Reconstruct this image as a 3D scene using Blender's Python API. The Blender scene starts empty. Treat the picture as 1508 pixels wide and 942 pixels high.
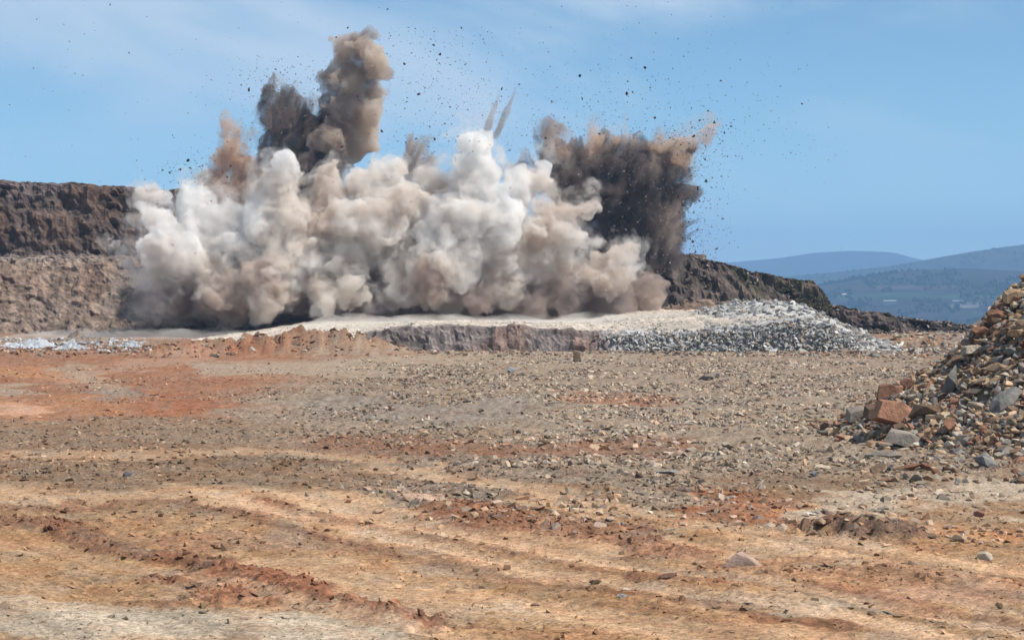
import bpy, bmesh, math, random
import numpy as np
from mathutils import Vector

sc = bpy.context.scene
COL = sc.collection
PI = math.pi

# ------------------------------------------------------------------ camera
F, CX, CY, HZ, CH = 2814.0, 754.0, 471.0, 415.0, 6.0
PITCH = math.atan((CY - HZ) / F)
cam_d = bpy.data.cameras.new('camera')
cam_d.sensor_width = 36.0
cam_d.lens = 36.0 * F / 1508.0
cam_d.clip_start = 0.5
cam_d.clip_end = 40000.0
cam = bpy.data.objects.new('camera', cam_d)
COL.objects.link(cam)
cam.location = (0, 0, CH)
cam.rotation_euler = (PI / 2 - PITCH, 0, 0)
sc.camera = cam

# ------------------------------------------------------------------ light
SUN_EL, SUN_AZ = math.radians(56), math.radians(108)      # azimuth clockwise from +Y (view direction)
SKY_STRENGTH, SUN_STRENGTH, EXPOSURE = 0.125, 4.8, 0.22
w = bpy.data.worlds.new('World')
sc.world = w
w.use_nodes = True
nt = w.node_tree
bg = nt.nodes['Background']
sky = nt.nodes.new('ShaderNodeTexSky')
sky.sky_type = 'NISHITA'
sky.sun_disc = False
sky.sun_elevation = SUN_EL
sky.sun_rotation = SUN_AZ
sky.altitude = 4000
sky.air_density = 1.0
sky.dust_density = 0.0
sky.ozone_density = 4.0
# thin veils of high cloud over the whole sky
tc = nt.nodes.new('ShaderNodeTexCoord')
mp = nt.nodes.new('ShaderNodeMapping')
mp.inputs['Scale'].default_value = (2.2, 2.2, 4.5)
mp.inputs['Location'].default_value = (0.35, 0.0, 0.0)
mp.inputs['Rotation'].default_value = (0.0, math.radians(20), 0.3)
nz = nt.nodes.new('ShaderNodeTexNoise')
nz.inputs['Scale'].default_value = 1.8
nz.inputs['Detail'].default_value = 5
nz.inputs['Roughness'].default_value = 0.55
nz.inputs['Distortion'].default_value = 0.7
cr = nt.nodes.new('ShaderNodeMapRange')
cr.interpolation_type = 'SMOOTHSTEP'
cr.inputs['From Min'].default_value = 0.40
cr.inputs['From Max'].default_value = 0.66
cr.inputs['To Max'].default_value = 0.75
mx = nt.nodes.new('ShaderNodeMix')
mx.data_type = 'RGBA'
mx.inputs['B'].default_value = (4.6, 5.4, 6.2, 1)
nt.links.new(tc.outputs['Generated'], mp.inputs['Vector'])
nt.links.new(mp.outputs['Vector'], nz.inputs['Vector'])
nt.links.new(nz.outputs['Fac'], cr.inputs['Value'])
nt.links.new(cr.outputs['Result'], mx.inputs['Factor'])
gain = nt.nodes.new('ShaderNodeMix'); gain.data_type = 'RGBA'; gain.blend_type = 'MULTIPLY'; gain.inputs['Factor'].default_value = 1.0
gain.inputs['B'].default_value = (0.88, 0.99, 0.87, 1)
nt.links.new(sky.outputs['Color'], gain.inputs['A'])
nt.links.new(gain.outputs['Result'], mx.inputs['A'])
nt.links.new(mx.outputs['Result'], bg.inputs['Color'])
bg.inputs['Strength'].default_value = SKY_STRENGTH

sd = bpy.data.lights.new('sun', 'SUN')
sd.energy = SUN_STRENGTH
sd.angle = math.radians(0.5)
sd.color = (1.0, 0.945, 0.865)
sun = bpy.data.objects.new('sun', sd)
COL.objects.link(sun)
to_sun = Vector((math.sin(SUN_AZ) * math.cos(SUN_EL), math.cos(SUN_AZ) * math.cos(SUN_EL), math.sin(SUN_EL)))
sun.rotation_euler = to_sun.to_track_quat('Z', 'Y').to_euler()
sun.location = (60, 0, 80)

sc.view_settings.view_transform = 'Standard'
sc.view_settings.look = 'None'
sc.view_settings.exposure = EXPOSURE
sc.view_settings.gamma = 1.0
sc.view_settings.use_curve_mapping = False

cy = sc.cycles
cy.use_denoising = True
cy.max_bounces = 14
cy.diffuse_bounces = 3
cy.volume_bounces = 12
cy.transparent_max_bounces = 64
cy.volume_max_steps = 128
cy.volume_step_rate = 1.0
cy.sample_clamp_indirect = 8.0

# ------------------------------------------------------------------ helpers
def at(px, py, Y):
    """World point seen at photo pixel (px, py) at distance Y."""
    a, b = (px - CX) / F, (CY - py) / F
    dx = a
    dy = math.cos(PITCH) + b * math.sin(PITCH)
    dz = -math.sin(PITCH) + b * math.cos(PITCH)
    k = Y / dy
    return Vector((dx * k, Y, CH + dz * k))

def on_ground(px, py):
    a, b = (px - CX) / F, (CY - py) / F
    dy = math.cos(PITCH) + b * math.sin(PITCH)
    dz = -math.sin(PITCH) + b * math.cos(PITCH)
    k = -CH / dz
    return a * k, dy * k

def project(x, y, z):
    z = z - CH
    f = y * math.cos(PITCH) - z * math.sin(PITCH)
    u = y * math.sin(PITCH) + z * math.cos(PITCH)
    f = np.maximum(f, 0.5)
    return CX + F * x / f, CY - F * u / f

def _hash(ix, iy, iz, seed):
    h = (ix.astype(np.int64) * 374761393 + iy.astype(np.int64) * 668265263 + iz.astype(np.int64) * 2147483647 + seed * 1274126177) & 0xffffffff
    h = ((h ^ (h >> 13)) * 1274126177) & 0xffffffff
    h = ((h ^ (h >> 16)) * 2246822519) & 0xffffffff
    return ((h ^ (h >> 15)) & 0xffffff) / float(0xffffff)

def vnoise(x, y, z=None, seed=0):
    """Value noise in -1..1."""
    x = np.asarray(x, float); y = np.asarray(y, float)
    fx, fy = np.floor(x), np.floor(y)
    tx, ty = x - fx, y - fy
    tx = tx * tx * tx * (tx * (tx * 6 - 15) + 10); ty = ty * ty * ty * (ty * (ty * 6 - 15) + 10)
    def layer(iz):
        a = _hash(fx, fy, iz, seed); b = _hash(fx + 1, fy, iz, seed)
        c = _hash(fx, fy + 1, iz, seed); d = _hash(fx + 1, fy + 1, iz, seed)
        return (a + (b - a) * tx) * (1 - ty) + (c + (d - c) * tx) * ty
    if z is None:
        return layer(np.zeros_like(fx)) * 2 - 1
    z = np.asarray(z, float)
    fz = np.floor(z); tz = z - fz
    tz = tz * tz * tz * (tz * (tz * 6 - 15) + 10)
    l0, l1 = layer(fz), layer(fz + 1)
    return (l0 + (l1 - l0) * tz) * 2 - 1

def fbm(x, y, z=None, seed=0, octaves=4, gain=0.5):
    s, a, f = 0.0, 1.0, 1.0
    for o in range(octaves):
        s = s + a * vnoise(x * f, y * f, None if z is None else z * f, seed + o * 17)
        a *= gain; f *= 2.03
    return s

def ridged(x, y, z=None, seed=0, octaves=4):
    s, a, f = 0.0, 1.0, 1.0
    for o in range(octaves):
        s = s + a * (1 - np.abs(vnoise(x * f, y * f, None if z is None else z * f, seed + o * 31)) * 2)
        a *= 0.5; f *= 2.1
    return s

def sstep(a, b, x):
    t = np.clip((x - a) / (b - a), 0, 1)
    return t * t * (3 - 2 * t)

def link(o):
    COL.objects.link(o)
    return o

def tag(o, label=None, cat=None, group=None, kind=None):
    if label: o['label'] = label
    if cat: o['category'] = cat
    if group: o['group'] = group
    if kind: o['kind'] = kind
    return o

def mesh_np(name, verts, faces, tint=None, smooth=False):
    """Mesh from numpy arrays; faces all of one size."""
    me = bpy.data.meshes.new(name)
    verts = np.asarray(verts, np.float32); faces = np.asarray(faces, np.int32)
    n, k = faces.shape
    me.vertices.add(len(verts)); me.vertices.foreach_set('co', verts.ravel())
    me.loops.add(n * k); me.loops.foreach_set('vertex_index', faces.ravel())
    me.polygons.add(n)
    me.polygons.foreach_set('loop_start', np.arange(0, n * k, k, dtype=np.int32))
    me.polygons.foreach_set('loop_total', np.full(n, k, np.int32))
    me.polygons.foreach_set('use_smooth', np.full(n, smooth, bool))
    if tint is not None:
        a = me.attributes.new('tint', 'FLOAT_COLOR', 'POINT')
        c = np.ones((len(verts), 4), np.float32); c[:, :3] = tint
        a.data.foreach_set('color', c.ravel())
    me.update(calc_edges=True)
    me.validate()
    return me

def grid_faces(nr, nc):
    i = np.arange(nr * nc).reshape(nr, nc)
    return np.stack([i[:-1, :-1], i[:-1, 1:], i[1:, 1:], i[1:, :-1]], -1).reshape(-1, 4)

def make_obj(name, me, mat):
    o = bpy.data.objects.new(name, me)
    if mat is not None:
        me.materials.append(mat)
    return link(o)

# ------------------------------------------------------------------ materials
def mat_earth(name, scale, var=0.35, bump=0.3, bump_dist=0.05, source='attr', rough=0.95, spec=0.15, speck=0.0):
    m = bpy.data.materials.new(name); m.use_nodes = True
    t = m.node_tree; b = t.nodes['Principled BSDF']
    b.inputs['Roughness'].default_value = rough
    b.inputs['Specular IOR Level'].default_value = spec
    if source == 'attr':
        c = t.nodes.new('ShaderNodeAttribute'); c.attribute_name = 'tint'; cout = c.outputs['Color']
    else:
        c = t.nodes.new('ShaderNodeObjectInfo'); cout = c.outputs['Color']
    geo = t.nodes.new('ShaderNodeNewGeometry')
    n1 = t.nodes.new('ShaderNodeTexNoise'); n1.inputs['Scale'].default_value = scale; n1.inputs['Detail'].default_value = 8; n1.inputs['Roughness'].default_value = 0.65
    t.links.new(geo.outputs['Position'], n1.inputs['Vector'])
    r = t.nodes.new('ShaderNodeMapRange')
    r.inputs['From Min'].default_value = 0.25; r.inputs['From Max'].default_value = 0.75
    r.inputs['To Min'].default_value = 1 - var; r.inputs['To Max'].default_value = 1 + var
    t.links.new(n1.outputs['Fac'], r.inputs['Value'])
    mul = t.nodes.new('ShaderNodeVectorMath'); mul.operation = 'SCALE'
    t.links.new(cout, mul.inputs[0]); t.links.new(r.outputs['Result'], mul.inputs['Scale'])
    col = mul.outputs['Vector']
    if speck:
        v = t.nodes.new('ShaderNodeTexVoronoi'); v.inputs['Scale'].default_value = speck; v.inputs['Randomness'].default_value = 1
        t.links.new(geo.outputs['Position'], v.inputs['Vector'])
        r2 = t.nodes.new('ShaderNodeSeparateColor'); t.links.new(v.outputs['Color'], r2.inputs['Color'])
        r3 = t.nodes.new('ShaderNodeMapRange'); r3.inputs['To Min'].default_value = 0.68; r3.inputs['To Max'].default_value = 1.32
        t.links.new(r2.outputs['Red'], r3.inputs['Value'])
        m2 = t.nodes.new('ShaderNodeVectorMath'); m2.operation = 'SCALE'
        t.links.new(col, m2.inputs[0]); t.links.new(r3.outputs['Result'], m2.inputs['Scale'])
        col = m2.outputs['Vector']
    t.links.new(col, b.inputs['Base Color'])
    n2 = t.nodes.new('ShaderNodeTexNoise'); n2.inputs['Scale'].default_value = scale * 2.7; n2.inputs['Detail'].default_value = 6; n2.inputs['Roughness'].default_value = 0.7
    t.links.new(geo.outputs['Position'], n2.inputs['Vector'])
    bp = t.nodes.new('ShaderNodeBump'); bp.inputs['Strength'].default_value = bump; bp.inputs['Distance'].default_value = bump_dist
    t.links.new(n2.outputs['Fac'], bp.inputs['Height']); t.links.new(bp.outputs['Normal'], b.inputs['Normal'])
    return m

M_GROUND = mat_earth('soil', 4.0, 0.30, 0.9, 0.06, speck=14.0)
M_CLIFF = mat_earth('quarry_rock', 1.1, 0.45, 1.0, 0.35, speck=1.6)
M_BENCH = mat_earth('bench_rock', 2.2, 0.25, 0.5, 0.08, speck=5.0)
M_RUBBLE = mat_earth('rubble_stone', 5.0, 0.25, 0.5, 0.03)
M_BOULDER = mat_earth('boulder_stone', 2.6, 0.50, 1.0, 0.10, source='obj')
M_HILL = mat_earth('hill_cover', 0.02, 0.5, 0.6, 6.0, speck=0.05)

# ------------------------------------------------------------------ ground
OCHRE = (0.46, 0.305, 0.19); ORANGE = (0.40, 0.205, 0.10); RUST = (0.29, 0.125, 0.065); REDBROWN = (0.225, 0.115, 0.07)
GREYB = (0.265, 0.212, 0.162); PALE = (0.40, 0.335, 0.26); ROAD = (0.33, 0.265, 0.20); OLIVE = (0.23, 0.155, 0.10); PINKISH = (0.36, 0.22, 0.15); BLUEGREY = (0.215, 0.19, 0.165)

# strips and patches of differently coloured soil: photo polyline, half height in px, colour, strength, roughness (clods), relief
STROKES = [
    # far left: red earth and tracks
    ([(-200, 560), (120, 560), (330, 548)], 42, RUST, 0.62, 0.8, 0),
    ([(-100, 545), (60, 548), (140, 560)], 9, ORANGE, 0.6, 0.5, 0),
    ([(90, 565), (180, 540), (300, 525)], 7, PINKISH, 0.7, 0.1, 0),
    ([(-100, 605), (40, 606), (150, 598)], 12, (0.34, 0.165, 0.085), 0.75, 0.5, 0),
    ([(10, 604), (46, 605)], 7, (0.5, 0.3, 0.2), 0.8, 0.0, 0),
    ([(-50, 585), (20, 578)], 10, ROAD, 0.8, 0.1, 0),
    ([(100, 540), (160, 575), (220, 590)], 7, ROAD, 0.6, 0.1, 0),
    ([(160, 585), (210, 580)], 8, BLUEGREY, 0.7, 0.8, 0),
    ([(230, 598), (300, 594), (360, 604)], 17, RUST, 0.9, 0.6, 0),
    ([(180, 512), (400, 506)], 11, (0.25, 0.17, 0.12), 0.7, 1.0, 0),
    ([(380, 506), (480, 503), (580, 510)], 11, RUST, 0.85, 1.0, 0),
    ([(320, 545), (500, 542), (700, 530), (900, 524)], 14, ROAD, 0.85, 0.05, 0),
    # rubble field
    ([(480, 610), (700, 580), (900, 560), (1300, 560)], 48, GREYB, 0.85, 1.0, 0),
    ([(900, 640), (1300, 630), (1600, 630)], 70, GREYB, 0.9, 1.0, 0),
    ([(500, 600), (640, 610), (760, 600)], 18, BLUEGREY, 0.6, 1.0, 0),
    ([(840, 585), (960, 588)], 7, RUST, 0.7, 0.6, 0),
    ([(1080, 600), (1200, 610)], 14, GREYB, 0.8, 1.0, 0),
    ([(-200, 650), (60, 645), (250, 635), (420, 640)], 14, (0.23, 0.165, 0.115), 0.75, 0.8, 0),
    ([(-200, 690), (150, 695), (420, 692)], 14, OLIVE, 0.7, 0.6, 0),
    ([(-100, 668), (150, 668), (420, 664), (560, 676)], 6, OCHRE, 0.6, 0.2, 0),
    ([(500, 655), (700, 665), (980, 668)], 15, REDBROWN, 0.75, 0.8, 0),
    ([(620, 690), (820, 700), (1000, 720)], 16, (0.24, 0.19, 0.15), 0.7, 1.0, 0),
    # foreground bands
    ([(-200, 720), (100, 735), (330, 730), (520, 745)], 16, OCHRE, 0.75, 0.2, 0),
    ([(-200, 745), (60, 752), (260, 742), (460, 756)], 7, REDBROWN, 0.7, 0.7, -0.03),
    ([(620, 718), (720, 722), (600, 735), (560, 730)], 10, BLUEGREY, 0.6, 1.0, 0),
    ([(600, 728), (650, 730)], 6, (0.45, 0.3, 0.22), 0.8, 0.0, 0),
    ([(470, 735), (600, 770), (760, 800), (960, 815), (1200, 830), (1600, 850)], 15, OCHRE, 0.85, 0.1, -0.05),
    ([(640, 700), (800, 735), (1000, 790), (1200, 812)], 10, OCHRE, 0.7, 0.1, -0.03),
    ([(660, 755), (800, 770), (960, 785), (1050, 815)], 20, REDBROWN, 0.85, 0.9, 0.06),
    ([(250, 790), (440, 795), (560, 812), (700, 840), (860, 855)], 13, (0.30, 0.185, 0.12), 0.75, 0.5, 0.0),
    ([(1060, 745), (1200, 760), (1280, 772)], 17, RUST, 0.8, 0.6, 0),
    ([(1160, 745), (1260, 748)], 7, ORANGE, 0.7, 0.2, 0),
    ([(1215, 792), (1255, 790), (1300, 793)], 12, (0.165, 0.105, 0.075), 0.95, 1.0, 0.26),
    ([(1240, 745), (1400, 725), (1600, 725)], 24, PALE, 0.75, 0.25, 0),
    ([(1330, 775), (1600, 785)], 14, ORANGE, 0.5, 0.4, 0),
    ([(1120, 845), (1320, 855), (1600, 880)], 16, (0.28, 0.16, 0.10), 0.65, 0.8, 0.03),
    ([(1330, 880), (1500, 893), (1600, 900)], 11, PINKISH, 0.7, 0.1, 0),
    ([(1140, 890), (1280, 893)], 7, PALE, 0.6, 0.1, 0),
    ([(960, 860), (1100, 885), (1260, 925), (1400, 960)], 7, REDBROWN, 0.7, 0.6, -0.04),
    ([(1280, 880), (1420, 915), (1560, 940)], 7, REDBROWN, 0.7, 0.6, -0.04),
    ([(560, 830), (780, 850), (960, 858)], 8, OCHRE, 0.7, 0.1, -0.03),
    ([(380, 845), (520, 862), (700, 900), (1000, 925), (1300, 960)], 22, OCHRE, 0.85, 0.05, -0.03),
    ([(0, 812), (140, 815), (260, 830), (330, 850)], 18, (0.42, 0.26, 0.14), 0.85, 0.1, -0.03),
    ([(-200, 775), (100, 785), (170, 800), (290, 826), (400, 868)], 11, REDBROWN, 0.85, 0.9, 0.08),
    ([(270, 850), (400, 870), (480, 895), (580, 920), (640, 930)], 20, (0.235, 0.11, 0.065), 0.92, 1.25, 0.12),
    ([(-200, 880), (100, 890), (220, 900)], 16, PALE, 0.6, 0.2, 0),
    ([(-200, 925), (150, 925), (330, 935), (560, 965)], 34, PALE, 0.95, 0.25, 0),
    ([(330, 738), (470, 760), (620, 800), (800, 842), (1000, 872), (1250, 905), (1560, 960)], 6.5, (0.47, 0.315, 0.205), 0.75, 0.0, -0.06),
    ([(430, 730), (560, 752), (700, 785), (900, 826), (1120, 858), (1330, 893), (1560, 935)], 6.5, (0.47, 0.315, 0.205), 0.75, 0.0, -0.06),
    ([(300, 752), (430, 775), (580, 815), (760, 855), (960, 884), (1180, 915)], 3.5, REDBROWN, 0.6, 0.6, 0.03),
    ([(400, 742), (540, 766), (690, 800), (880, 838), (1090, 870)], 3.5, REDBROWN, 0.55, 0.6, 0.03),
    ([(-100, 795), (80, 806), (240, 838), (380, 878), (520, 915), (700, 945)], 6.5, (0.46, 0.305, 0.195), 0.6, 0.0, -0.05),
    ([(560, 690), (760, 712), (960, 752), (1120, 790), (1300, 812)], 6.5, (0.46, 0.31, 0.20), 0.6, 0.0, -0.04),
    ([(180, 885), (300, 893)], 4, REDBROWN, 0.6, 0.5, 0.02),
]

def seg_dist(px, py, pts, half):
    """Distance to a polyline in px, vertical distances counted in units of `half`, horizontal ones much less."""
    best = np.full(px.shape, 1e9)
    sx = half * 3.2
    for (x0, y0), (x1, y1) in zip(pts[:-1], pts[1:]):
        ax, ay, bx, by = x0 / sx, y0 / half, x1 / sx, y1 / half
        dx, dy = bx - ax, by - ay
        t = np.clip(((px / sx - ax) * dx + (py / half - ay) * dy) / (dx * dx + dy * dy + 1e-9), 0, 1)
        best = np.minimum(best, np.hypot(px / sx - ax - t * dx, py / half - ay - t * dy))
    return best

def mound_h(x, y):
    r = np.sqrt(((x - 26.4) / 13.6) ** 2 + ((y - 75) / 17.8) ** 2)
    h = np.interp(r, [0, 0.30, 0.49, 0.56, 0.62, 0.82, 1.0, 1.4], [9.0, 7.5, 5.15, 4.0, 2.95, 1.35, 0.0, -3.0])
    n = fbm(x * 0.55, y * 0.55, seed=77, octaves=4)
    return np.where(h > -1.5, h + 0.32 * n * sstep(-0.8, 1.5, h), h)

def soil(x, y):
    """Colour, cloddiness and relief of the quarry floor at world x, y."""
    px, py = project(x, y, np.zeros_like(x))
    wx = fbm(x * 0.25, y * 0.25, seed=1, octaves=4); wy = fbm(x * 0.25, y * 0.25, seed=2, octaves=4)
    fine = fbm(x * 1.6, y * 1.6, seed=3, octaves=4)
    k = np.clip((py - HZ) / 200.0, 0.15, 3)
    qx = px + 34 * wx * k + 16 * fine * k
    qy = py + 6.5 * wy * k + 3.2 * fine * k
    base = np.array(OLIVE)[None] * (1 + 0.18 * wx)[:, None]
    far = sstep(700, 560, py)[:, None]
    c = base * (1 - far) + np.array((0.25, 0.16, 0.105))[None] * far
    near = sstep(700, 800, py)[:, None]
    c = c * (1 - near) + np.array((0.35, 0.215, 0.12))[None] * near
    rough = np.full(x.shape, 0.45); rel = np.zeros(x.shape)
    for pts, half, colr, a, rg, rl in STROKES:
        d = seg_dist(qx, qy, pts, half) if half > 6.6 else seg_dist(px + 12 * wx * k + 12 * fine * k, py + 2.2 * wx * k + 1.8 * fine * k, pts, half)
        m = (1 - sstep(0.62, 1.28, d)) * a
        c = c * (1 - m[:, None]) + np.array(colr)[None] * m[:, None]
        rough = rough * (1 - m) + rg * m
        if rl:
            rel += rl * (1 - sstep(0.2, 1.1, d))
    # thin drawn-out streaks left by wheels and blades, running down to the right
    ang = math.radians(-57)
    u = x * math.cos(ang) + y * math.sin(ang); v = -x * math.sin(ang) + y * math.cos(ang)
    st = fbm(u * 0.07, v * 1.7, seed=9, octaves=4)
    c = c * (1 + 0.20 * st * sstep(620, 760, py))[:, None]
    rel += 0.014 * st * sstep(650, 780, py)
    g1 = vnoise(x * 5.5, y * 5.0, seed=13); g2 = vnoise(x * 17.0, y * 15.0, seed=14); g3 = fbm(x * 1.1, y * 0.8, seed=15, octaves=3)
    c = c * (1 + (0.10 + 0.16 * rough) * g1 + (0.08 + 0.12 * rough) * g2)[:, None]
    mm = (sstep(0.15, 0.75, g3) * 0.5)[:, None]
    c = c * (1 - mm) + (c * np.array((0.86, 0.70, 0.62))[None]) * mm
    mm = (sstep(0.2, 0.8, -g3) * 0.35)[:, None]
    c = c * (1 - mm) + (c.mean(1, keepdims=True) * np.array((1.22, 1.02, 0.82))[None]) * mm
    wm = sstep(640, 760, py)[:, None]
    c = c * (np.array((1.03, 0.99, 0.94))[None] * (1 - wm) + np.array((1.06, 1.02, 0.96))[None] * wm)
    return c, rough, rel

def ground_h(x, y):
    c, rough, rel = soil(x, y)
    h = rel + 0.10 * fbm(x * 0.12, y * 0.12, seed=20, octaves=3)
    h = h + rough * (0.07 * fbm(x * 1.3, y * 1.3, seed=21, octaves=4) + 0.055 * ridged(x * 2.3, y * 2.9, seed=22, octaves=3))
    h = h + 0.012 * fbm(x * 5, y * 5, seed=23, octaves=3)
    return h, c, rough

def berm_h(x, y):
    """Low earth berm and shelf rising at the far end of the floor."""
    px, py = project(x, y, np.zeros_like(x))
    b = 2.05 * np.exp(-((y - 160.5) / 3.6) ** 2) * (0.45 + 0.55 * sstep(230, 430, px)) * sstep(190, 250, px) * (1 - sstep(500, 640, px))
    return b * (1 + 0.30 * fbm(x * 0.5, y * 0.5, seed=31, octaves=4) + 0.20 * ridged(x * 1.5, y * 1.5, seed=32, octaves=3) - 0.12)

rows = np.concatenate([np.linspace(-40, 24, 14), 1 / np.linspace(1 / 25.0, 1 / 300.0, 520), np.array([320, 350, 400, 480, 620, 800, 1200, 2000, 3500, 6000, 9500, 14000, 20000])])
cols = np.concatenate([np.linspace(-3.0, -0.42, 24), np.linspace(-0.36, 0.36, 520), np.linspace(0.42, 3.0, 24)])
Yg, Ug = np.meshgrid(rows, cols, indexing='ij')
Xg = Ug * np.maximum(np.abs(Yg), 26.0)
x, y = Xg.ravel(), Yg.ravel()
z = np.zeros_like(x); colr = np.tile(np.array(OLIVE), (len(x), 1))
near = (y > 10) & (y < 300)
hz, cc, rr = ground_h(x[near], y[near])
z[near] = hz + berm_h(x[near], y[near]); colr[near] = cc
farm = y >= 300
z = z * (1 - sstep(236, 250, y)) - 62 * sstep(238, 600, y)
colr[farm] = np.array((0.07, 0.085, 0.04))[None] * (1 + 0.3 * fbm(x[farm] * .002, y[farm] * .002, seed=5))[:, None]
# the sheet dips a little under the big rubble mound, which stands on it
me = mesh_np('ground', np.stack([x, y, z], -1), grid_faces(len(rows), len(cols)), colr, smooth=True)
tag(make_obj('ground', me, M_GROUND), kind='structure')

Zgrid = z.reshape(Yg.shape); Cgrid = colr.reshape(Yg.shape + (3,))
Rgrid = np.full(len(x), 0.4); Rgrid[near] = rr; Rgrid = Rgrid.reshape(Yg.shape)
def floor_at(X, Y):
    """Height, colour and cloddiness of the finished floor, read off its sheet."""
    U = X / np.maximum(np.abs(Y), 26.0)
    i = np.clip(np.searchsorted(rows, Y) - 1, 0, len(rows) - 2); j = np.clip(np.searchsorted(cols, U) - 1, 0, len(cols) - 2)
    a = (Y - rows[i]) / (rows[i + 1] - rows[i]); b = (U - cols[j]) / (cols[j + 1] - cols[j])
    def mixd(G):
        aa, bb = (a, b) if G.ndim == 2 else (a[:, None], b[:, None])
        return (G[i, j] * (1 - bb) + G[i, j + 1] * bb) * (1 - aa) + (G[i + 1, j] * (1 - bb) + G[i + 1, j + 1] * bb) * aa
    return mixd(Zgrid), mixd(Cgrid), mixd(Rgrid)

def gz(px, py):
    X, Y = on_ground(px, py)
    return X, Y, float(floor_at(np.array([X]), np.array([Y]))[0][0])

# ------------------------------------------------------------------ quarry faces
def crest_line(pts, Y):
    xs = np.array([at(p, q, Y).x for p, q in pts]); zs = np.array([at(p, q, Y).z for p, q in pts])
    return xs, zs

def face(name, Y0, xs, profile, colour, seed, amp, dx=0.33, mat=None):
    """A rock face as a sheet: profile(x) gives a list of (dY, z) knots from foot to back."""
    X = np.arange(xs[0], xs[1], dx)
    P = np.array([profile(v) for v in X])                       # n, k, 2
    k = P.shape[1]
    seglen = np.hypot(np.diff(P[:, :, 0], axis=1), np.diff(P[:, :, 1], axis=1)).mean(0)
    ts = []
    for i in range(k - 1):
        n = max(2, int(seglen[i] / (dx * (1.0 if seglen[i] < 15 else 3))))
        ts.append(i + np.arange(n) / n)
    ts = np.concatenate(ts + [np.array([k - 1])])
    i0 = np.minimum(ts.astype(int), k - 2); f = ts - i0
    PY = P[:, i0, 0] * (1 - f) + P[:, i0 + 1, 0] * f
    PZ = P[:, i0, 1] * (1 - f) + P[:, i0 + 1, 1] * f
    XX = np.repeat(X[:, None], len(ts), 1); YY = Y0 + PY; ZZ = PZ
    a, b, c = XX.ravel(), YY.ravel(), ZZ.ravel()
    n1 = fbm(a * 0.14, b * 0.14, c * 0.16, seed, 4)
    n2 = ridged(a * 0.5, b * 0.5, c * 0.33, seed + 3, 4) - 0.8
    n3 = fbm(a * 1.4, b * 1.4, c * 1.4, seed + 7, 3)
    chunk = vnoise(np.floor(a * 0.9 + 0.6 * n1) * 7.7, np.floor(c * 0.8 + 0.5 * n3) * 5.3, np.floor(b * .5) * 3.1, seed + 9)
    vj = ridged(a * 0.42 + 0.3 * n1, c * 0.06, seed=seed + 11, octaves=3) - 0.6
    d = amp * (0.50 * n1 + 0.22 * n2 + 0.22 * n3 + 0.34 * chunk + 0.28 * vj)
    if name == 'quarry_cliff':
        d = d * (0.62 + 0.38 * sstep(7.5, 9.5, c))
    b2 = b - d * 0.9
    c2 = c + d * 0.22 + 0.10 * n3
    col = colour(a, b, c, n1, n2, n3, chunk)
    me = mesh_np(name, np.stack([a, b2, c2], -1), grid_faces(len(X), len(ts))[:, ::-1], col, smooth=False)
    return tag(make_obj(name, me, mat or M_CLIFF), kind='structure')

cx_, cz_ = crest_line([(-400, 262), (0, 264), (60, 266), (110, 271), (150, 273), (200, 276), (250, 276), (400, 300), (700, 320), (960, 368), (1010, 376)], 236)
cliff_foot = lambda X: np.interp(X, [-80, -40, -15, 30], [-0.1, -0.1, 0.3, 1.6])

def cliff_profile(X):
    top = float(np.interp(X, cx_, cz_)) + 0.25 * float(fbm(np.array([X * 0.35]), np.array([0.3]), seed=40, octaves=3)[0])
    f = float(cliff_foot(X))
    mid = min(8.7, f + (top - f) * 0.52)
    return [(-8.5, f - 0.6), (-7, f + 0.4), (1.2, mid), (5.8, mid + 0.5), (9.0, top - 0.4), (9.8, top), (60, top + 0.5), (75, -70)]

def cliff_col(a, b, c, n1, n2, n3, chunk):
    up = sstep(8.2, 9.6, c + 0.4 * n3)[:, None]
    lowc = np.array((0.265, 0.195, 0.15)); upc = np.array((0.112, 0.082, 0.070))
    col = lowc * (1 - up) + upc * up
    rust = sstep(0.15, 0.75, n1 + 0.4 * n3)[:, None]
    col = col * (1 - 0.45 * rust) + np.array((0.19, 0.115, 0.078)) * 0.45 * rust
    purp = sstep(0.1, 0.7, -n1 + 0.3 * n2)[:, None]
    col = col * (1 - 0.5 * purp) + np.array((0.14, 0.115, 0.115)) * 0.5 * purp
    bench_light = (np.exp(-((c - 8.8) / 0.6) ** 2) * (0.5 + 0.5 * n3).clip(0, 1))[:, None]
    col = col * (1 - 0.7 * bench_light) + np.array((0.36, 0.31, 0.27)) * 0.7 * bench_light  # sunlit top of the bench put into the colour as a pale line
    vs = fbm(a * 0.9, c * 0.10, seed=47, octaves=4)
    tal = sstep(0.25, 0.8, -vs)[:, None] * (1 - up)
    col = col * (1 - 0.45 * tal) + np.array((0.31, 0.245, 0.195)) * 0.45 * tal
    return col * (1 + 0.30 * chunk + 0.12 * n3 + 0.22 * vs)[:, None]

face('quarry_cliff', 226, (-76, 24), cliff_profile, cliff_col, 41, 1.25)

rx_, rz_ = crest_line([(900, 366), (960, 372), (1010, 376), (1060, 387), (1110, 402), (1160, 412), (1195, 417), (1208, 428), (1222, 448), (1250, 457), (1300, 463), (1350, 471), (1440, 481), (1560, 487), (1800, 493)], 228)

def ridge_profile(X):
    top = float(np.interp(X, rx_, rz_)) + 0.22 * float(fbm(np.array([X * 0.5]), np.array([5.3]), seed=50, octaves=3)[0])
    top = max(top, 0.3)
    w = 1.0 + top * 0.75
    return [(-w - 1.2, -0.6), (-w, 0.1), (-0.8, top - 0.35), (0.3, top), (14, top - 0.6), (40, -6), (80, -40)]

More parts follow.
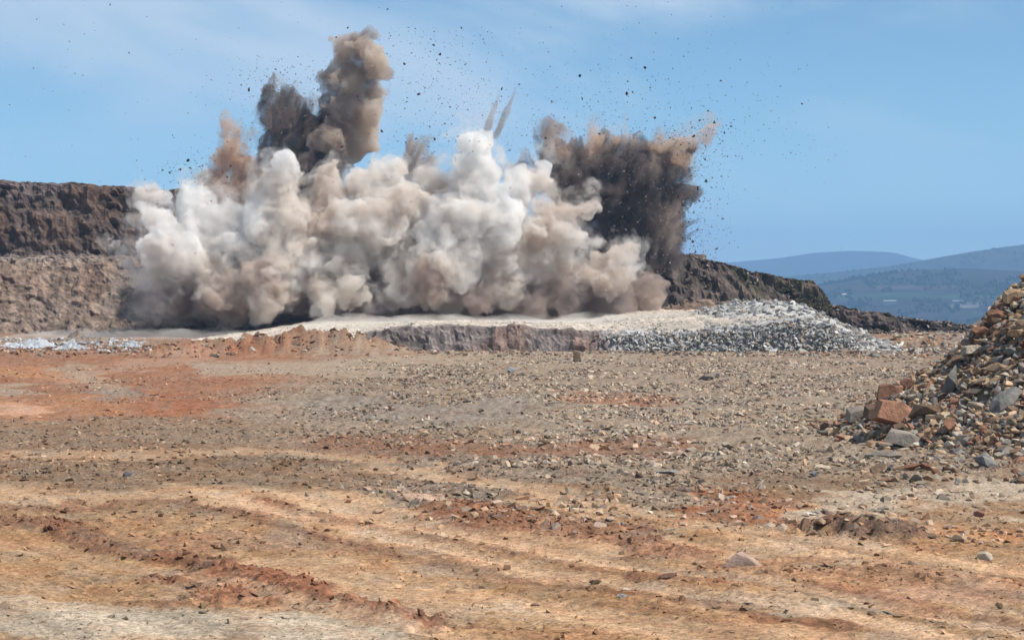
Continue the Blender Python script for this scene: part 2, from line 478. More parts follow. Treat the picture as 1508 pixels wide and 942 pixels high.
def ridge_col(a, b, c, n1, n2, n3, chunk):
    col = np.tile(np.array((0.095, 0.075, 0.064)), (len(a), 1))
    sx = sstep(24, 32, a)[:, None] * sstep(36, 33, a)[:, None]
    g = 0.6 * (sstep(-0.1, 0.5, n1 + 0.4 * n3)[:, None]) * sstep(25, 30, a)[:, None] * sstep(38, 35, a)[:, None]
    col = col * (1 - 0.8 * g) + np.array((0.075, 0.075, 0.032)) * 0.8 * g
    r = sstep(0.1, 0.6, n1 - 0.3 * n3)[:, None]
    col = col * (1 - 0.4 * r) + np.array((0.19, 0.14, 0.115)) * 0.4 * r
    return col * (1 + 0.3 * chunk + 0.2 * n3)[:, None]

face('quarry_ridge', 228, (13, 80), ridge_profile, ridge_col, 61, 1.7, dx=0.28)

# low rock shelf with the smooth pale dust floor on top, in front of the cloud
shx, shz = crest_line([(380, 495), (480, 488), (560, 482), (640, 478), (760, 480), (840, 484), (900, 489), (1000, 490), (1100, 480), (1180, 470), (1230, 480), (1260, 500)], 165)
shz = np.maximum(shz, 0)

def shelf_profile(X):
    t = float(np.interp(X, shx, shz, left=0, right=0)) * float(0.25 + 0.75 * sstep(430, 600, CX + F * X / 165)) + 0.16 * float(fbm(np.array([X]), np.array([2.2]), seed=70)[0])
    t = max(t, 0.02)
    px = CX + F * X / 165
    back = (1.75 * float(sstep(150, 420, px)) + 0.9 * float(sstep(860, 1000, px))) * float(1 - 0.75 * sstep(1150, 1260, px))
    b = back
    return [(-1.8, -0.5), (-0.9, -0.02), (0.0, t * 0.96), (0.6, t), (30, 0.35 * t + 0.65 * b), (48, b), (70, b * 1.02)]

def shelf_col(a, b, c, n1, n2, n3, chunk):
    px = CX + F * a / 165
    facec = np.tile(np.array((0.205, 0.17, 0.155)), (len(a), 1))
    r = (sstep(0.1, 0.6, n1 + 0.3 * n2))[:, None]
    facec = facec * (1 - 0.5 * r) + np.array((0.21, 0.115, 0.08)) * 0.5 * r
    gr = sstep(870, 930, px)[:, None]
    facec = facec * (1 - gr) + np.array((0.37, 0.365, 0.36)) * gr
    facec = facec * (1 + 0.3 * chunk + 0.25 * n3)[:, None]
    top = sstep(165.8, 167.5, b)[:, None]
    topc = np.tile(np.array((0.45, 0.385, 0.315)), (len(a), 1)) * (1 + 0.16 * n1 + 0.14 * n3 + 0.10 * chunk)[:, None]
    return facec * (1 - top) + topc * top

face('rock_shelf', 165, (-32, 32), shelf_profile, shelf_col, 71, 0.5, dx=0.23, mat=M_BENCH)

# ------------------------------------------------------------------ stones
HULLS = []
def hull(seed, n=13, flat=0.75, sharp=1.0):
    r = np.random.default_rng(seed)
    p = r.normal(size=(n, 3)); p /= np.linalg.norm(p, axis=1)[:, None]
    p *= r.uniform(0.78, 1.0, (n, 1))
    p *= np.array([1.0, r.uniform(0.65, 0.95), r.uniform(0.5, 0.85) * flat / 0.75])
    bm = bmesh.new()
    for q in p: bm.verts.new(q)
    res = bmesh.ops.convex_hull(bm, input=bm.verts[:])
    junk = [e for e in res['geom_interior'] if isinstance(e, bmesh.types.BMVert)]
    if junk: bmesh.ops.delete(bm, geom=junk, context='VERTS')
    loose = [v for v in bm.verts if not v.link_faces]
    if loose: bmesh.ops.delete(bm, geom=loose, context='VERTS')
    bmesh.ops.triangulate(bm, faces=bm.faces[:])
    bmesh.ops.recalc_face_normals(bm, faces=bm.faces[:])
    bm.verts.index_update()
    V = np.array([v.co[:] for v in bm.verts]); Fc = np.array([[v.index for v in f.verts] for f in bm.faces])
    bm.free()
    return V, Fc

SMALL = [hull(100 + i, 9) for i in range(14)]
CHIP = [hull(200 + i, 6) for i in range(12)]

def rot_mats(n, rng, tilt=0.5):
    a = rng.uniform(0, 2 * PI, n); t = rng.normal(0, tilt, n); p = rng.uniform(0, 2 * PI, n)
    ca, sa = np.cos(a), np.sin(a)
    Rz = np.zeros((n, 3, 3)); Rz[:, 0, 0] = ca; Rz[:, 0, 1] = -sa; Rz[:, 1, 0] = sa; Rz[:, 1, 1] = ca; Rz[:, 2, 2] = 1
    ax = np.stack([np.cos(p), np.sin(p), np.zeros(n)], -1)
    K = np.zeros((n, 3, 3)); K[:, 0, 2] = ax[:, 1]; K[:, 1, 2] = -ax[:, 0]; K[:, 2, 0] = -ax[:, 1]; K[:, 2, 1] = ax[:, 0]
    R = np.eye(3)[None] + np.sin(t)[:, None, None] * K + (1 - np.cos(t))[:, None, None] * (K @ K)
    return R @ Rz

def scatter(name, pos, size, tint, templates, mat, seed, tilt=0.5, squash=(0.6, 1.0), shade_var=0.25):
    rng = np.random.default_rng(seed)
    n = len(pos)
    R = rot_mats(n, rng, tilt)
    S = np.stack([rng.uniform(0.75, 1.25, n), rng.uniform(0.7, 1.15, n), rng.uniform(*squash, n)], -1) * np.asarray(size)[:, None]
    which = rng.integers(0, len(templates), n)
    tint = np.asarray(tint) * (1 + rng.normal(0, shade_var, (n, 1))).clip(0.45, 1.7)
    vs, fs, ts, off = [], [], [], 0
    for k, (V, Fc) in enumerate(templates):
        idx = np.nonzero(which == k)[0]
        if not len(idx): continue
        P = (V[None] * S[idx][:, None, :]) @ np.swapaxes(R[idx], 1, 2) + pos[idx][:, None, :]
        vs.append(P.reshape(-1, 3)); ts.append(np.repeat(tint[idx], len(V), 0))
        fs.append((Fc[None] + (np.arange(len(idx)) * len(V))[:, None, None] + off).reshape(-1, 3)); off += len(idx) * len(V)
    me = mesh_np(name, np.concatenate(vs), np.concatenate(fs), np.concatenate(ts).clip(0.01, 0.75))
    o = make_obj(name, me, mat)
    return tag(o, kind='stuff')

STONE_COLS = np.array([(0.33, 0.295, 0.25), (0.275, 0.258, 0.24), (0.38, 0.305, 0.22), (0.31, 0.19, 0.12), (0.22, 0.165, 0.13), (0.45, 0.41, 0.36), (0.24, 0.235, 0.225)])
STONE_COLS = STONE_COLS * np.array([1.04, 0.97, 0.88])

def floor_scatter(n_try, seed, weight, smin, smax, power, dmin=30, dmax=178, umax=0.33):
    """Random stones over the floor, in world space; weight(px, py, rough) gives the share kept."""
    r = np.random.default_rng(seed)
    Y = np.sqrt(r.uniform(dmin ** 2, dmax ** 2, n_try)); X = r.uniform(-umax, umax, n_try) * Y
    h, c, rough = floor_at(X, Y)
    px, py = project(X, Y, np.zeros_like(X))
    keep = r.uniform(size=n_try) < weight(px, py, rough, X, Y)
    X, Y, h, c = X[keep], Y[keep], h[keep], c[keep]
    s = smin + (smax - smin) * r.uniform(size=len(X)) ** power
    return np.stack([X, Y, h + s * 0.04], -1), s, c, r

# grey and brown rubble of the middle floor
def w_rubble(px, py, rough, X, Y):
    cl = fbm(X * 0.22, Y * 0.22, seed=90, octaves=3)
    reg = sstep(430, 620, px + 0.6 * (py - 560)) * sstep(800, 690, py - 40 * sstep(900, 1300, px)) * sstep(512, 540, py)
    left = (0.30 * sstep(525, 560, py) + 0.24 * sstep(590, 640, py)) * sstep(720, 680, py)
    return np.clip((reg * 0.9 + left * (px < 560)) * (0.62 + 1.0 * cl) * (0.45 + rough), 0, 1)
pos, s, c, r = floor_scatter(235000, 12, w_rubble, 0.035, 0.26, 3.8)
tint = STONE_COLS[r.choice(7, len(pos), p=[.27, .13, .19, .11, .19, .05, .06])] * 0.55 + c * 0.45
lf = sstep(620, 420, project(pos[:, 0], pos[:, 1], pos[:, 2])[0])[:, None]
rf = sstep(640, 900, project(pos[:, 0], pos[:, 1], pos[:, 2])[0])[:, None]
tint = tint * (1 + 0.16 * rf * np.array([0.9, 1.0, 1.15]))
tint = tint * (1 - 0.45 * lf) + c * 0.45 * lf
s = s * (1 - 0.3 * lf[:, 0]); big = s > 0.085
scatter('rubble', pos[big], s[big], tint[big], SMALL, M_RUBBLE, 13, shade_var=0.38)
scatter('fine_rubble', pos[~big], s[~big], tint[~big], CHIP, M_RUBBLE, 20, shade_var=0.38)
# clods of earth in the rough bands
def w_clod(px, py, rough, X, Y):
    return np.clip((rough - 0.35) * 1.2, 0, 1) * sstep(640, 720, py) + 0.10 * sstep(600, 700, py)
pos, s, c, r = floor_scatter(85000, 14, w_clod, 0.012, 0.13, 3.2, dmax=80)
scatter('earth_clods', pos, s * (0.8 + pos[:, 1] / 90), c * 0.92, CHIP, M_RUBBLE, 15, shade_var=0.2)
# sparse pebbles in the pale foreground
def w_peb(px, py, rough, X, Y):
    return 0.5 * sstep(690, 770, py) * (0.4 + 0.6 * sstep(0.0, 0.6, fbm(X * 0.6, Y * 0.6, seed=95, octaves=2)))
pos, s, c, r = floor_scatter(105000, 16, w_peb, 0.010, 0.06, 4.5, dmax=60)
scatter('pebbles', pos, s, c * 0.62 + STONE_COLS[r.choice(7, len(pos))] * 0.28, CHIP, M_RUBBLE, 17)
# red clods on the far berm and along the foot of the shelf
def w_far(px, py, rough, X, Y):
    return np.clip(0.5 + 0.6 * fbm(X * 0.3, Y * 0.3, seed=97, octaves=2), 0, 1) * sstep(150, 159, Y)
pos, s, c, r = floor_scatter(20000, 18, w_far, 0.06, 0.45, 2.6, dmin=148, dmax=176)
red = (pos[:, 0] < 8)[:, None]
mixk = (r.uniform(size=(len(pos), 1)) < 0.3)
scatter('red_clods', pos, s, np.where(red & ~mixk, c * 0.8 + np.array((0.03, 0.012, 0.008)), STONE_COLS[r.choice(7, len(pos))] * 0.85), SMALL, M_RUBBLE, 19, shade_var=0.42)

pos, s, c, r = floor_scatter(9000, 21, lambda px, py, rough, X, Y: sstep(22, 27, X) * 0.8, 0.08, 0.75, 3.0, dmin=150, dmax=232)
scatter('shelf_foot_rubble', pos, s, STONE_COLS[r.choice(7, len(pos))] * 0.95, SMALL, M_RUBBLE, 22)

# ------------------------------------------------------------------ grey blasted slope on the right of the shelf
def slope_h(x, y):
    px = CX + F * x / y
    top = np.interp(x, [13, 17, 21, 25, 29, 32, 36, 40], [0.3, 1.6, 2.9, 3.9, 3.7, 2.2, 0.3, -0.3])
    prof = sstep(163, 192, y) * (1 - 0.6 * sstep(212, 232, y))
    return top * prof + 0.18 * fbm(x * 0.6, y * 0.6, seed=110, octaves=4) * sstep(0, 0.6, top) - 0.12
gx, gy = np.meshgrid(np.arange(12, 42, 0.3), np.arange(164, 234, 0.5), indexing='xy')
sl = slope_h(gx.ravel(), gy.ravel())
sc_ = np.tile(np.array((0.42, 0.405, 0.38)), (gx.size, 1)) * (1 + 0.2 * fbm(gx.ravel() * .5, gy.ravel() * .5, seed=111))[:, None]
me = mesh_np('grey_slope', np.stack([gx.ravel(), gy.ravel(), sl], -1), grid_faces(*gx.shape), sc_)
tag(make_obj('grey_slope', me, M_RUBBLE), kind='structure')
r = np.random.default_rng(112)
X = r.uniform(13, 40, 9000); Y = 163 + 50 * r.uniform(size=9000) ** 1.5
keep = (slope_h(X, Y) > 0.1) | (r.uniform(size=9000) < 0.25 * sstep(37, 33, X))
X, Y = X[keep], Y[keep]
s = 0.05 + 0.62 * r.uniform(size=len(X)) ** 4.5
gt = np.array([(0.35, 0.34, 0.325), (0.29, 0.28, 0.27), (0.42, 0.395, 0.36), (0.21, 0.195, 0.18), (0.30, 0.235, 0.175)])
scatter('grey_rubble', np.stack([X, Y, np.maximum(slope_h(X, Y), 0) + 0.1 * s], -1), s, gt[r.choice(5, len(X), p=[.28, .22, .18, .16, .16])], SMALL, M_RUBBLE, 113)
# loose dark stones over the ridge crest
# loose stones strewn on the dusty shelf top
X = r.uniform(-24, 26, 5200); Y = 166 + 34 * r.uniform(size=5200)
keep = fbm(X * 0.22, Y * 0.16, seed=118, octaves=3) > 0.12
X, Y = X[keep], Y[keep]
t_ = np.array([shelf_profile(v) for v in X])
Z = t_[:, 3, 1] + (Y - 165.6) / 29.4 * (t_[:, 4, 1] - t_[:, 3, 1])
s = 0.05 + 0.2 * r.uniform(size=len(X)) ** 3
scatter('shelf_stones', np.stack([X, Y, Z], -1), s, np.array([(0.40, 0.345, 0.285), (0.30, 0.26, 0.22), (0.35, 0.34, 0.33)])[r.choice(3, len(X))], CHIP, M_RUBBLE, 119)
# broken grey rock down the right part of the shelf front
r2 = np.random.default_rng(115)
X = r2.uniform(6.5, 30, 5200); f = r2.uniform(size=5200)
t_ = np.interp(X, shx, shz)
Y = np.where(f < 0.45, 165 - 1.2 * (1 - f / 0.45) - 0.3, 165 + (f - 0.45) * 26)
Z = np.where(f < 0.45, t_ * f / 0.45, t_)
keep = r2.uniform(size=5200) < sstep(6.5, 12, X) * np.where(f < 0.45, 1.0, 0.25 + 0.75 * sstep(14, 20, X))
X, Y, Z = X[keep], Y[keep], Z[keep]
s = 0.08 + 0.34 * r2.uniform(size=len(X)) ** 2.6
scatter('bench_rubble', np.stack([X, Y, Z], -1), s, gt[r2.choice(5, len(X), p=[.30, .25, .22, .1, .13])] * 1.02, SMALL, M_RUBBLE, 116)
X = r.uniform(14, 62, 2600); Y = 228 + r.uniform(-3.5, 4, 2600)
tz = np.interp(X, rx_, rz_)
Zr = np.where(Y > 228, tz, np.maximum(tz + (Y - 228) * 1.2, 0.1))
s = 0.08 + 0.4 * r.uniform(size=2600) ** 3
scatter('ridge_rubble', np.stack([X, Y - 0.4, Zr], -1), s, np.array([(0.11, 0.085, 0.07), (0.18, 0.14, 0.115), (0.28, 0.23, 0.195)])[r.choice(3, 2600, p=[.40, .36, .24])], SMALL, M_RUBBLE, 114)

# ------------------------------------------------------------------ pale crushed stone at far left
r3 = np.random.default_rng(125)
hp = np.concatenate([np.stack([r3.uniform(-20, 215, 900), 498 + 22 * r3.uniform(size=900)], -1)])
hx = np.array([on_ground(a, b) for a, b in hp])
hs = 0.08 + 0.45 * r3.uniform(size=900) ** 3
pc = np.array([(0.42, 0.43, 0.45), (0.48, 0.46, 0.43), (0.30, 0.25, 0.20), (0.33, 0.32, 0.31)])
scatter('pale_rubble', np.stack([hx[:, 0], hx[:, 1], 0.1 * hs], -1), hs, pc[r3.choice(4, 900)], SMALL, M_RUBBLE, 126)
def heap(label, px, py, wpx, h, colr, seed):
    X, Y = on_ground(px, py)
    rx = wpx * Y / F; ry = rx * 0.8
    g = np.linspace(-1.1, 1.1, 40)
    U, V = np.meshgrid(g, g, indexing='xy'); u, v = U.ravel(), V.ravel()
    rr_ = np.hypot(u, v)
    zz = h * (1 - rr_ ** 1.3).clip(-0.25) * (0.75 + 0.7 * fbm(u * 2.6, v * 2.6, seed=seed, octaves=5)) + 0.10 * ridged(u * 5, v * 5, seed=seed + 1, octaves=3) - 0.05
    t = np.tile(np.array(colr), (len(u), 1)) * (1 + 0.15 * fbm(u * 9, v * 9, seed=seed + 2))[:, None]
    me = mesh_np('gravel_heap', np.stack([u * rx, v * ry, zz], -1), grid_faces(40, 40), t)
    o = make_obj('gravel_heap', me, M_RUBBLE); o.location = (X, Y, 0.0)
    return tag(o, label, 'gravel heap', 'pale gravel heaps at the cliff foot')
heap('blue-grey crushed stone heap, leftmost at the foot of the cliff', 46, 511, 44, 0.75, (0.40, 0.41, 0.43), 120)
heap('blue-grey crushed stone heap, second from the left at the cliff foot', 108, 515, 32, 0.5, (0.41, 0.42, 0.44), 121)
heap('small blue-grey crushed stone heap beside the red berm', 190, 512, 24, 0.6, (0.38, 0.39, 0.41), 122)
heap('brownish earth heap behind the blue-grey stone heaps', 125, 503, 38, 1.1, (0.25, 0.2, 0.16), 123)

# ------------------------------------------------------------------ rubble mound on the right and its boulders
gx, gy = np.meshgrid(np.arange(10.5, 42, 0.18), np.arange(56, 96, 0.22), indexing='xy')
mz = mound_h(gx.ravel(), gy.ravel()) - 0.1
mz = np.maximum(mz, -1.2)
mc = np.tile(np.array((0.16, 0.115, 0.08)), (gx.size, 1)) * (1 + 0.25 * fbm(gx.ravel() * 1.3, gy.ravel() * 1.3, seed=130))[:, None]
me = mesh_np('rubble_mound_hill', np.stack([gx.ravel(), gy.ravel(), mz], -1), grid_faces(*gx.shape), mc)
tag(make_obj('rubble_mound_hill', me, M_RUBBLE), kind='structure')

KINDS = {'grey': (0.275, 0.24, 0.20), 'blue-grey': (0.20, 0.19, 0.175), 'tan': (0.38, 0.265, 0.165), 'rust-red': (0.27, 0.14, 0.09), 'brown': (0.205, 0.135, 0.09), 'pale buff': (0.43, 0.36, 0.28)}
BOULDER_ME = []
for i in range(16):
    V, Fc = hull(300 + i, 16, 0.8)
    me = mesh_np('boulder', V, Fc); me.materials.append(M_BOULDER)
    bm = bmesh.new(); bm.from_mesh(me)
    bmesh.ops.bevel(bm, geom=bm.edges[:], offset=0.018, segments=1, affect='EDGES')
    bmesh.ops.triangulate(bm, faces=[f for f in bm.faces if len(f.verts) > 4])
    bm.to_mesh(me); bm.free()
    BOULDER_ME.append(me)
def blocky(pts, name):
    bm = bmesh.new()
    for q in pts: bm.verts.new(q)
    bmesh.ops.convex_hull(bm, input=bm.verts[:])
    bmesh.ops.bevel(bm, geom=bm.edges[:], offset=0.03, segments=1, affect='EDGES')
    bmesh.ops.recalc_face_normals(bm, faces=bm.faces[:])
    me = bpy.data.meshes.new(name); bm.to_mesh(me); bm.free()
    me.materials.append(M_BOULDER); return me
WEDGE = blocky([(-1.0, -0.55, -0.2), (-0.9, 0.5, -0.2), (1.05, -0.5, -0.2), (1.0, 0.5, -0.2), (-0.42, -0.15, 0.85), (-0.30, 0.4, 0.95), (0.35, -0.25, 0.55), (0.4, 0.45, 0.5), (-0.85, -0.4, 0.25)], 'rock')
BLOCK = blocky([(-0.9, -0.6, -0.3), (-0.85, 0.6, -0.3), (0.9, -0.65, -0.3), (0.95, 0.6, -0.3), (-0.75, -0.45, 0.55), (-0.7, 0.6, 0.8), (0.1, -0.5, 0.75), (0.8, -0.35, 0.45), (0.75, 0.5, 0.6), (0.0, 0.5, 0.9)], 'boulder')
BOULDER_ME += [WEDGE, BLOCK]
brng = np.random.default_rng(140)
def boulder(name, p, size, kind, label, group, cat='boulder', shape=None, rot=None, mesh=None, tintk=None, sink=0.25):
    o = bpy.data.objects.new(name, BOULDER_ME[int(brng.integers(16)) if mesh is None else mesh]); link(o)
    sx, sy, sz = shape if shape is not None else (brng.uniform(0.8, 1.25), brng.uniform(0.75, 1.1), brng.uniform(0.65, 1.0))
    o.scale = (size * sx, size * sy, size * sz)
    o.rotation_euler = rot if rot is not None else (brng.normal(0, 0.45), brng.normal(0, 0.45), brng.uniform(0, 6.28))
    o.location = (p[0], p[1], p[2] + size * sz * sink)
    k = KINDS[kind] if tintk is None else tintk
    v = float(np.clip(1 + brng.normal(0, 0.14), 0.7, 1.35))
    o.color = (k[0] * v, k[1] * v, k[2] * v, 1)
    return tag(o, label, cat, group)

def mound_at(px, py):
    """Where the sight line through a photo pixel meets the mound or the floor before it."""
    Y = np.arange(50, 95, 0.1)
    p = at(px, py, 1.0)
    xs, zs = p.x * Y, CH + (p.z - CH) * Y
    h = np.maximum(mound_h(xs, Y), 0.0)
    hit = np.nonzero(zs <= h)[0]
    k = int(hit[0]) if len(hit) else len(Y) - 1
    return (float(xs[k]), float(Y[k]), float(h[k]))

# boulders one can point at: photo x, y, half width px, kind, label, squash
NAMED = [
    (1318, 617, 29, 'rust-red', 'big square rust-red boulder at the foot of the rubble mound', (1.0, 0.8, 0.85)),
    (1362, 610, 22, 'brown', 'dark olive-brown boulder touching the big rust-red one on its right', (1.0, 0.8, 0.9)),
    (1400, 628, 18, 'rust-red', 'orange-red leaning boulder right of the olive-brown one', (1.1, 0.8, 0.9)),
    (1333, 650, 25, 'grey', 'grey flat-topped boulder just in front of the rust-red block', (1.1, 0.9, 0.6)),
    (1300, 668, 22, 'grey', 'grey-brown slab lying lowest at the left toe of the mound', (1.2, 0.9, 0.45)),
    (1452, 682, 24, 'blue-grey', 'blue-grey boulder with a rusty side at the front of the mound', (1.0, 0.9, 0.75)),
    (1400, 565, 26, 'blue-grey', 'tall dark grey slab standing upright on the mound flank', (0.65, 0.6, 1.2)),
    (1412, 525, 26, 'brown', 'long dark brown slab leaning to the right below the mound shoulder', (1.35, 0.6, 0.42)),
    (1436, 517, 15, 'pale buff', 'pale buff block above the leaning dark brown slab', (1.2, 0.9, 0.6)),
    (1310, 585, 17, 'rust-red', 'rust-brown boulder perched behind the big rust-red block', (1.0, 0.8, 1.0)),
    (1340, 568, 13, 'rust-red', 'small rust-red stone highest in the left row of the mound', (1.2, 0.8, 0.8)),
    (1268, 612, 18, 'grey', 'grey boulder left of the big rust-red block', (1.1, 0.8, 0.7)),
    (1290, 610, 16, 'brown', 'brown block between the grey boulder and the big rust-red block', (1.0, 0.8, 0.8)),
    (1480, 590, 28, 'blue-grey', 'large slanted blue-grey slab high on the mound by the photo edge', (1.3, 0.7, 0.75)),
    (1468, 470, 14, 'rust-red', 'rust-red block on the skyline of the mound', (1.0, 0.8, 0.8)),
    (1494, 440, 13, 'tan', 'tan block topmost on the mound skyline', (1.1, 0.8, 0.9)),
    (1470, 545, 20, 'tan', 'tan angular boulder in the middle of the mound face', (1.1, 0.9, 0.7)),
    (1440, 600, 17, 'pale buff', 'pale buff boulder in the middle of the lower mound', (1.1, 0.9, 0.7)),
    (1375, 655, 15, 'tan', 'flat tan boulder between the grey flat-topped and the blue-grey one', (1.3, 0.9, 0.5)),
    (1335, 685, 17, 'rust-red', 'low pinkish slab in front of the grey slab at the mound toe', (1.5, 0.9, 0.35)),
]
for px, py, hw, kind, label, sh in NAMED:
    p = mound_at(px, py + hw * 0.35)
    size = 1.27 * hw * p[1] / F
    boulder('boulder', p, size, kind, label, 'boulders of the rubble mound', shape=sh, sink=0.35,
            mesh=17 if 'block' in label or 'square' in label else None, rot=(brng.normal(0, 0.15), brng.normal(0, 0.15), brng.uniform(-0.3, 0.3)) if 'block' in label or 'square' in label else (brng.normal(0, 0.2), brng.normal(0, 0.25), brng.uniform(0, 6.28)))

FLOOR = [
    (1096, 836, 24, 'rust-red', 'pinkish-brown wedge-shaped rock alone on the tan track', (1.2, 0.95, 0.82), (0.38, 0.265, 0.205)),
    (1450, 826, 13, 'pale buff', 'pale rock with a bright top alone on the right foreground', (0.95, 0.8, 0.8), (0.45, 0.37, 0.28)),
    (875, 864, 12, 'brown', 'small dark-sided rock, left of the flat stone group', (1.1, 0.8, 0.6), None),
    (920, 868, 15, 'pale buff', 'flat buff stone in the middle of the foreground stones', (1.3, 0.8, 0.35), None),
    (916, 884, 10, 'blue-grey', 'small blue-grey stone in front of the flat buff stone', (1.1, 0.9, 0.6), None),
    (982, 856, 14, 'rust-red', 'low rust-brown stone leaning beside the flat brown one', (1.3, 0.8, 0.5), (0.24, 0.14, 0.1)),
    (1014, 855, 15, 'tan', 'flat tan stone lying behind the wedge-shaped rock', (1.4, 0.8, 0.3), None),
    (788, 892, 7, 'brown', 'lone small brown stone on the bare tan ground', (1.2, 0.8, 0.6), None),
    (188, 700, 10, 'blue-grey', 'dark blue-grey stone alone on the left floor', (1.3, 0.8, 0.7), (0.13, 0.13, 0.14)),
    (1442, 756, 12, 'rust-red', 'dark red rock on the pale gravel below the mound', (1.2, 0.9, 0.6), (0.24, 0.11, 0.075)),
    (1320, 766, 10, 'brown', 'pinkish-brown flat stone at the edge of the pale gravel', (1.3, 0.9, 0.6), (0.27, 0.17, 0.13)),
    (1302, 773, 7, 'brown', 'small dark red-brown stone by the dark earth heap', (1.1, 0.9, 0.7), (0.2, 0.1, 0.07)),
    (1216, 634, 11, 'brown', 'dark brown upright stone on the floor left of the mound', (0.8, 0.8, 1.0), (0.17, 0.12, 0.09)),
    (1270, 745, 11, 'rust-red', 'reddish stone on the orange earth patch', (1.1, 0.9, 0.6), (0.25, 0.13, 0.09)),
    (850, 534, 11, 'brown', 'upright brown boulder standing alone at the far end of the floor', (0.85, 0.8, 1.35), (0.2, 0.14, 0.1)),
    (1038, 560, 14, 'grey', 'low dark grey boulder far out on the floor', (1.3, 0.9, 0.5), (0.16, 0.15, 0.13)),
    (752, 548, 11, 'blue-grey', 'blue-grey boulder on the road near the shelf', (1.1, 0.9, 0.7), (0.27, 0.28, 0.29)),
    (1082, 510, 26, 'brown', 'brown rock hump at the front of the grey slope', (1.1, 0.9, 0.8), (0.22, 0.165, 0.135)),
    (1345, 838, 8, 'brown', 'small brown stone left of the pale bright-topped rock', (1.2, 0.9, 0.6), None),
    (1100, 892, 9, 'grey', 'small grey stone on the right foreground track', (1.3, 0.9, 0.4), None),
    (1284, 902, 9, 'brown', 'left one of two small brown stones in the front track', (1.2, 0.9, 0.5), None),
    (1308, 903, 10, 'grey', 'grey right one of two small stones in the front track', (1.3, 0.9, 0.4), None),
    (1194, 756, 13, 'pale buff', 'bright white flat stone on the orange earth', (1.5, 0.8, 0.22), (0.6, 0.54, 0.47)),
    (690, 592, 16, 'pale buff', 'long flat white stone in the rubble of the middle floor', (1.8, 0.9, 0.2), (0.55, 0.52, 0.48)),
    (985, 700, 18, 'grey', 'flat pale grey slab in the rubble right of the centre', (1.6, 0.9, 0.25), (0.42, 0.41, 0.39)),
    (1198, 702, 12, 'blue-grey', 'dark blue-grey stone on the rubble below the mound toe', (1.2, 0.9, 0.7), (0.2, 0.21, 0.215)),
]
for px, py, hw, kind, label, sh, tk in FLOOR:
    X, Y, h = gz(px, py)
    boulder('boulder', (X, Y, h), hw * Y / F, kind, label, 'single rocks on the quarry floor', cat='rock', shape=sh, tintk=tk, sink=0.15 if 'wedge' in label or 'bright top' in label else 0.4,
            mesh=16 if 'wedge' in label else (17 if 'bright top' in label or 'upright' in label else None),
            rot=(0, 0, -0.45) if 'wedge' in label or 'bright top' in label else (brng.normal(0, 0.12), brng.normal(0, 0.15), brng.uniform(0, 6.28)))

names = list(KINDS)
cnt = 0
HEAPED = []
taken = [(n[0], n[1], n[2] * 1.1) for n in NAMED]
while cnt < 235:
    px = brng.uniform(1255, 1545); py = brng.uniform(400, 712)
    p = mound_at(px, py)
    if p[2] < 0.03 and (py < 640 or px < 1290): continue
    if p[1] > 80: continue
    hw = 6.5 + 13 * brng.uniform() ** 1.8
    if any(abs(px - a) < (h_ + hw) * 0.8 and abs(py - b) < (h_ + hw) * 0.62 for a, b, h_ in taken[:len(NAMED)]): continue
    if any(abs(px - a) < (h_ + hw) * 0.5 and abs(py - b) < (h_ + hw) * 0.4 for a, b, h_ in taken): continue
    taken.append((px, py, hw))
    kind = names[int(brng.choice(6, p=[.18, .09, .32, .12, .20, .09]))]
    HEAPED.append((boulder('boulder', p, 1.15 * hw * p[1] / F, kind, None, 'boulders of the rubble mound'), px, py, hw, kind))
    cnt += 1
ANCHOR = ['big square rust-red boulder', 'dark olive-brown boulder', 'orange-red leaning boulder', 'grey flat-topped boulder', 'grey-brown slab', 'blue-grey boulder with the rusty side', 'tall dark grey slab',
          'long dark brown slab', 'pale buff block', 'perched rust-brown boulder', 'highest small rust-red stone', 'grey boulder at the left toe', 'brown block', 'large slanted blue-grey slab', 'rust-red skyline block',
          'topmost tan block', 'tan angular boulder in mid face', 'pale buff boulder of the lower mound', 'flat tan boulder', 'low pinkish slab']
ORD = ['nearest', 'second nearest', 'third nearest', 'fourth nearest', 'fifth nearest', 'sixth nearest', 'seventh nearest', 'eighth nearest', 'ninth nearest', 'tenth nearest']
byplace = {}
for o, px, py, hw, kind in HEAPED:
    dd = [math.hypot(px - n[0], (py - n[1]) * 1.2) for n in NAMED]
    k = int(np.argmin(dd)); dx_, dy_ = px - NAMED[k][0], (py - NAMED[k][1]) * 1.2
    where = ('right of' if dx_ > 0 else 'left of') if abs(dx_) > abs(dy_) else ('above' if dy_ < 0 else 'below')
    size = 'large' if hw > 12 else ('middling' if hw > 8.5 else 'small')
    byplace.setdefault((size, kind, where, k), []).append((dd[k], o))
for (size, kind, where, k), lst in byplace.items():
    for n_, (_, o) in enumerate(sorted(lst, key=lambda v: v[0])):
        o['label'] = '%s %s boulder %s the %s' % (size, kind, where, ANCHOR[k]) if len(lst) == 1 else '%s %s boulder, %s one %s the %s' % (size, kind, ORD[min(n_, 9)], where, ANCHOR[k])
# smaller stones between them
r = np.random.default_rng(150)
X = r.uniform(10.5, 25, 24000); Y = r.uniform(56, 82, 24000)
h = mound_h(X, Y); ok = h > -0.4 * r.uniform(size=len(X)) ** 2
X, Y, h = X[ok], Y[ok], np.maximum(h[ok], 0)
s = 0.05 + 0.33 * r.uniform(size=len(X)) ** 2.4
kc = np.array(list(KINDS.values()))
scatter('mound_rubble', np.stack([X, Y, h + 0.1 * s], -1), s, kc[r.choice(6, len(X), p=[.17, .09, .31, .15, .20, .08])], SMALL, M_RUBBLE, 151)

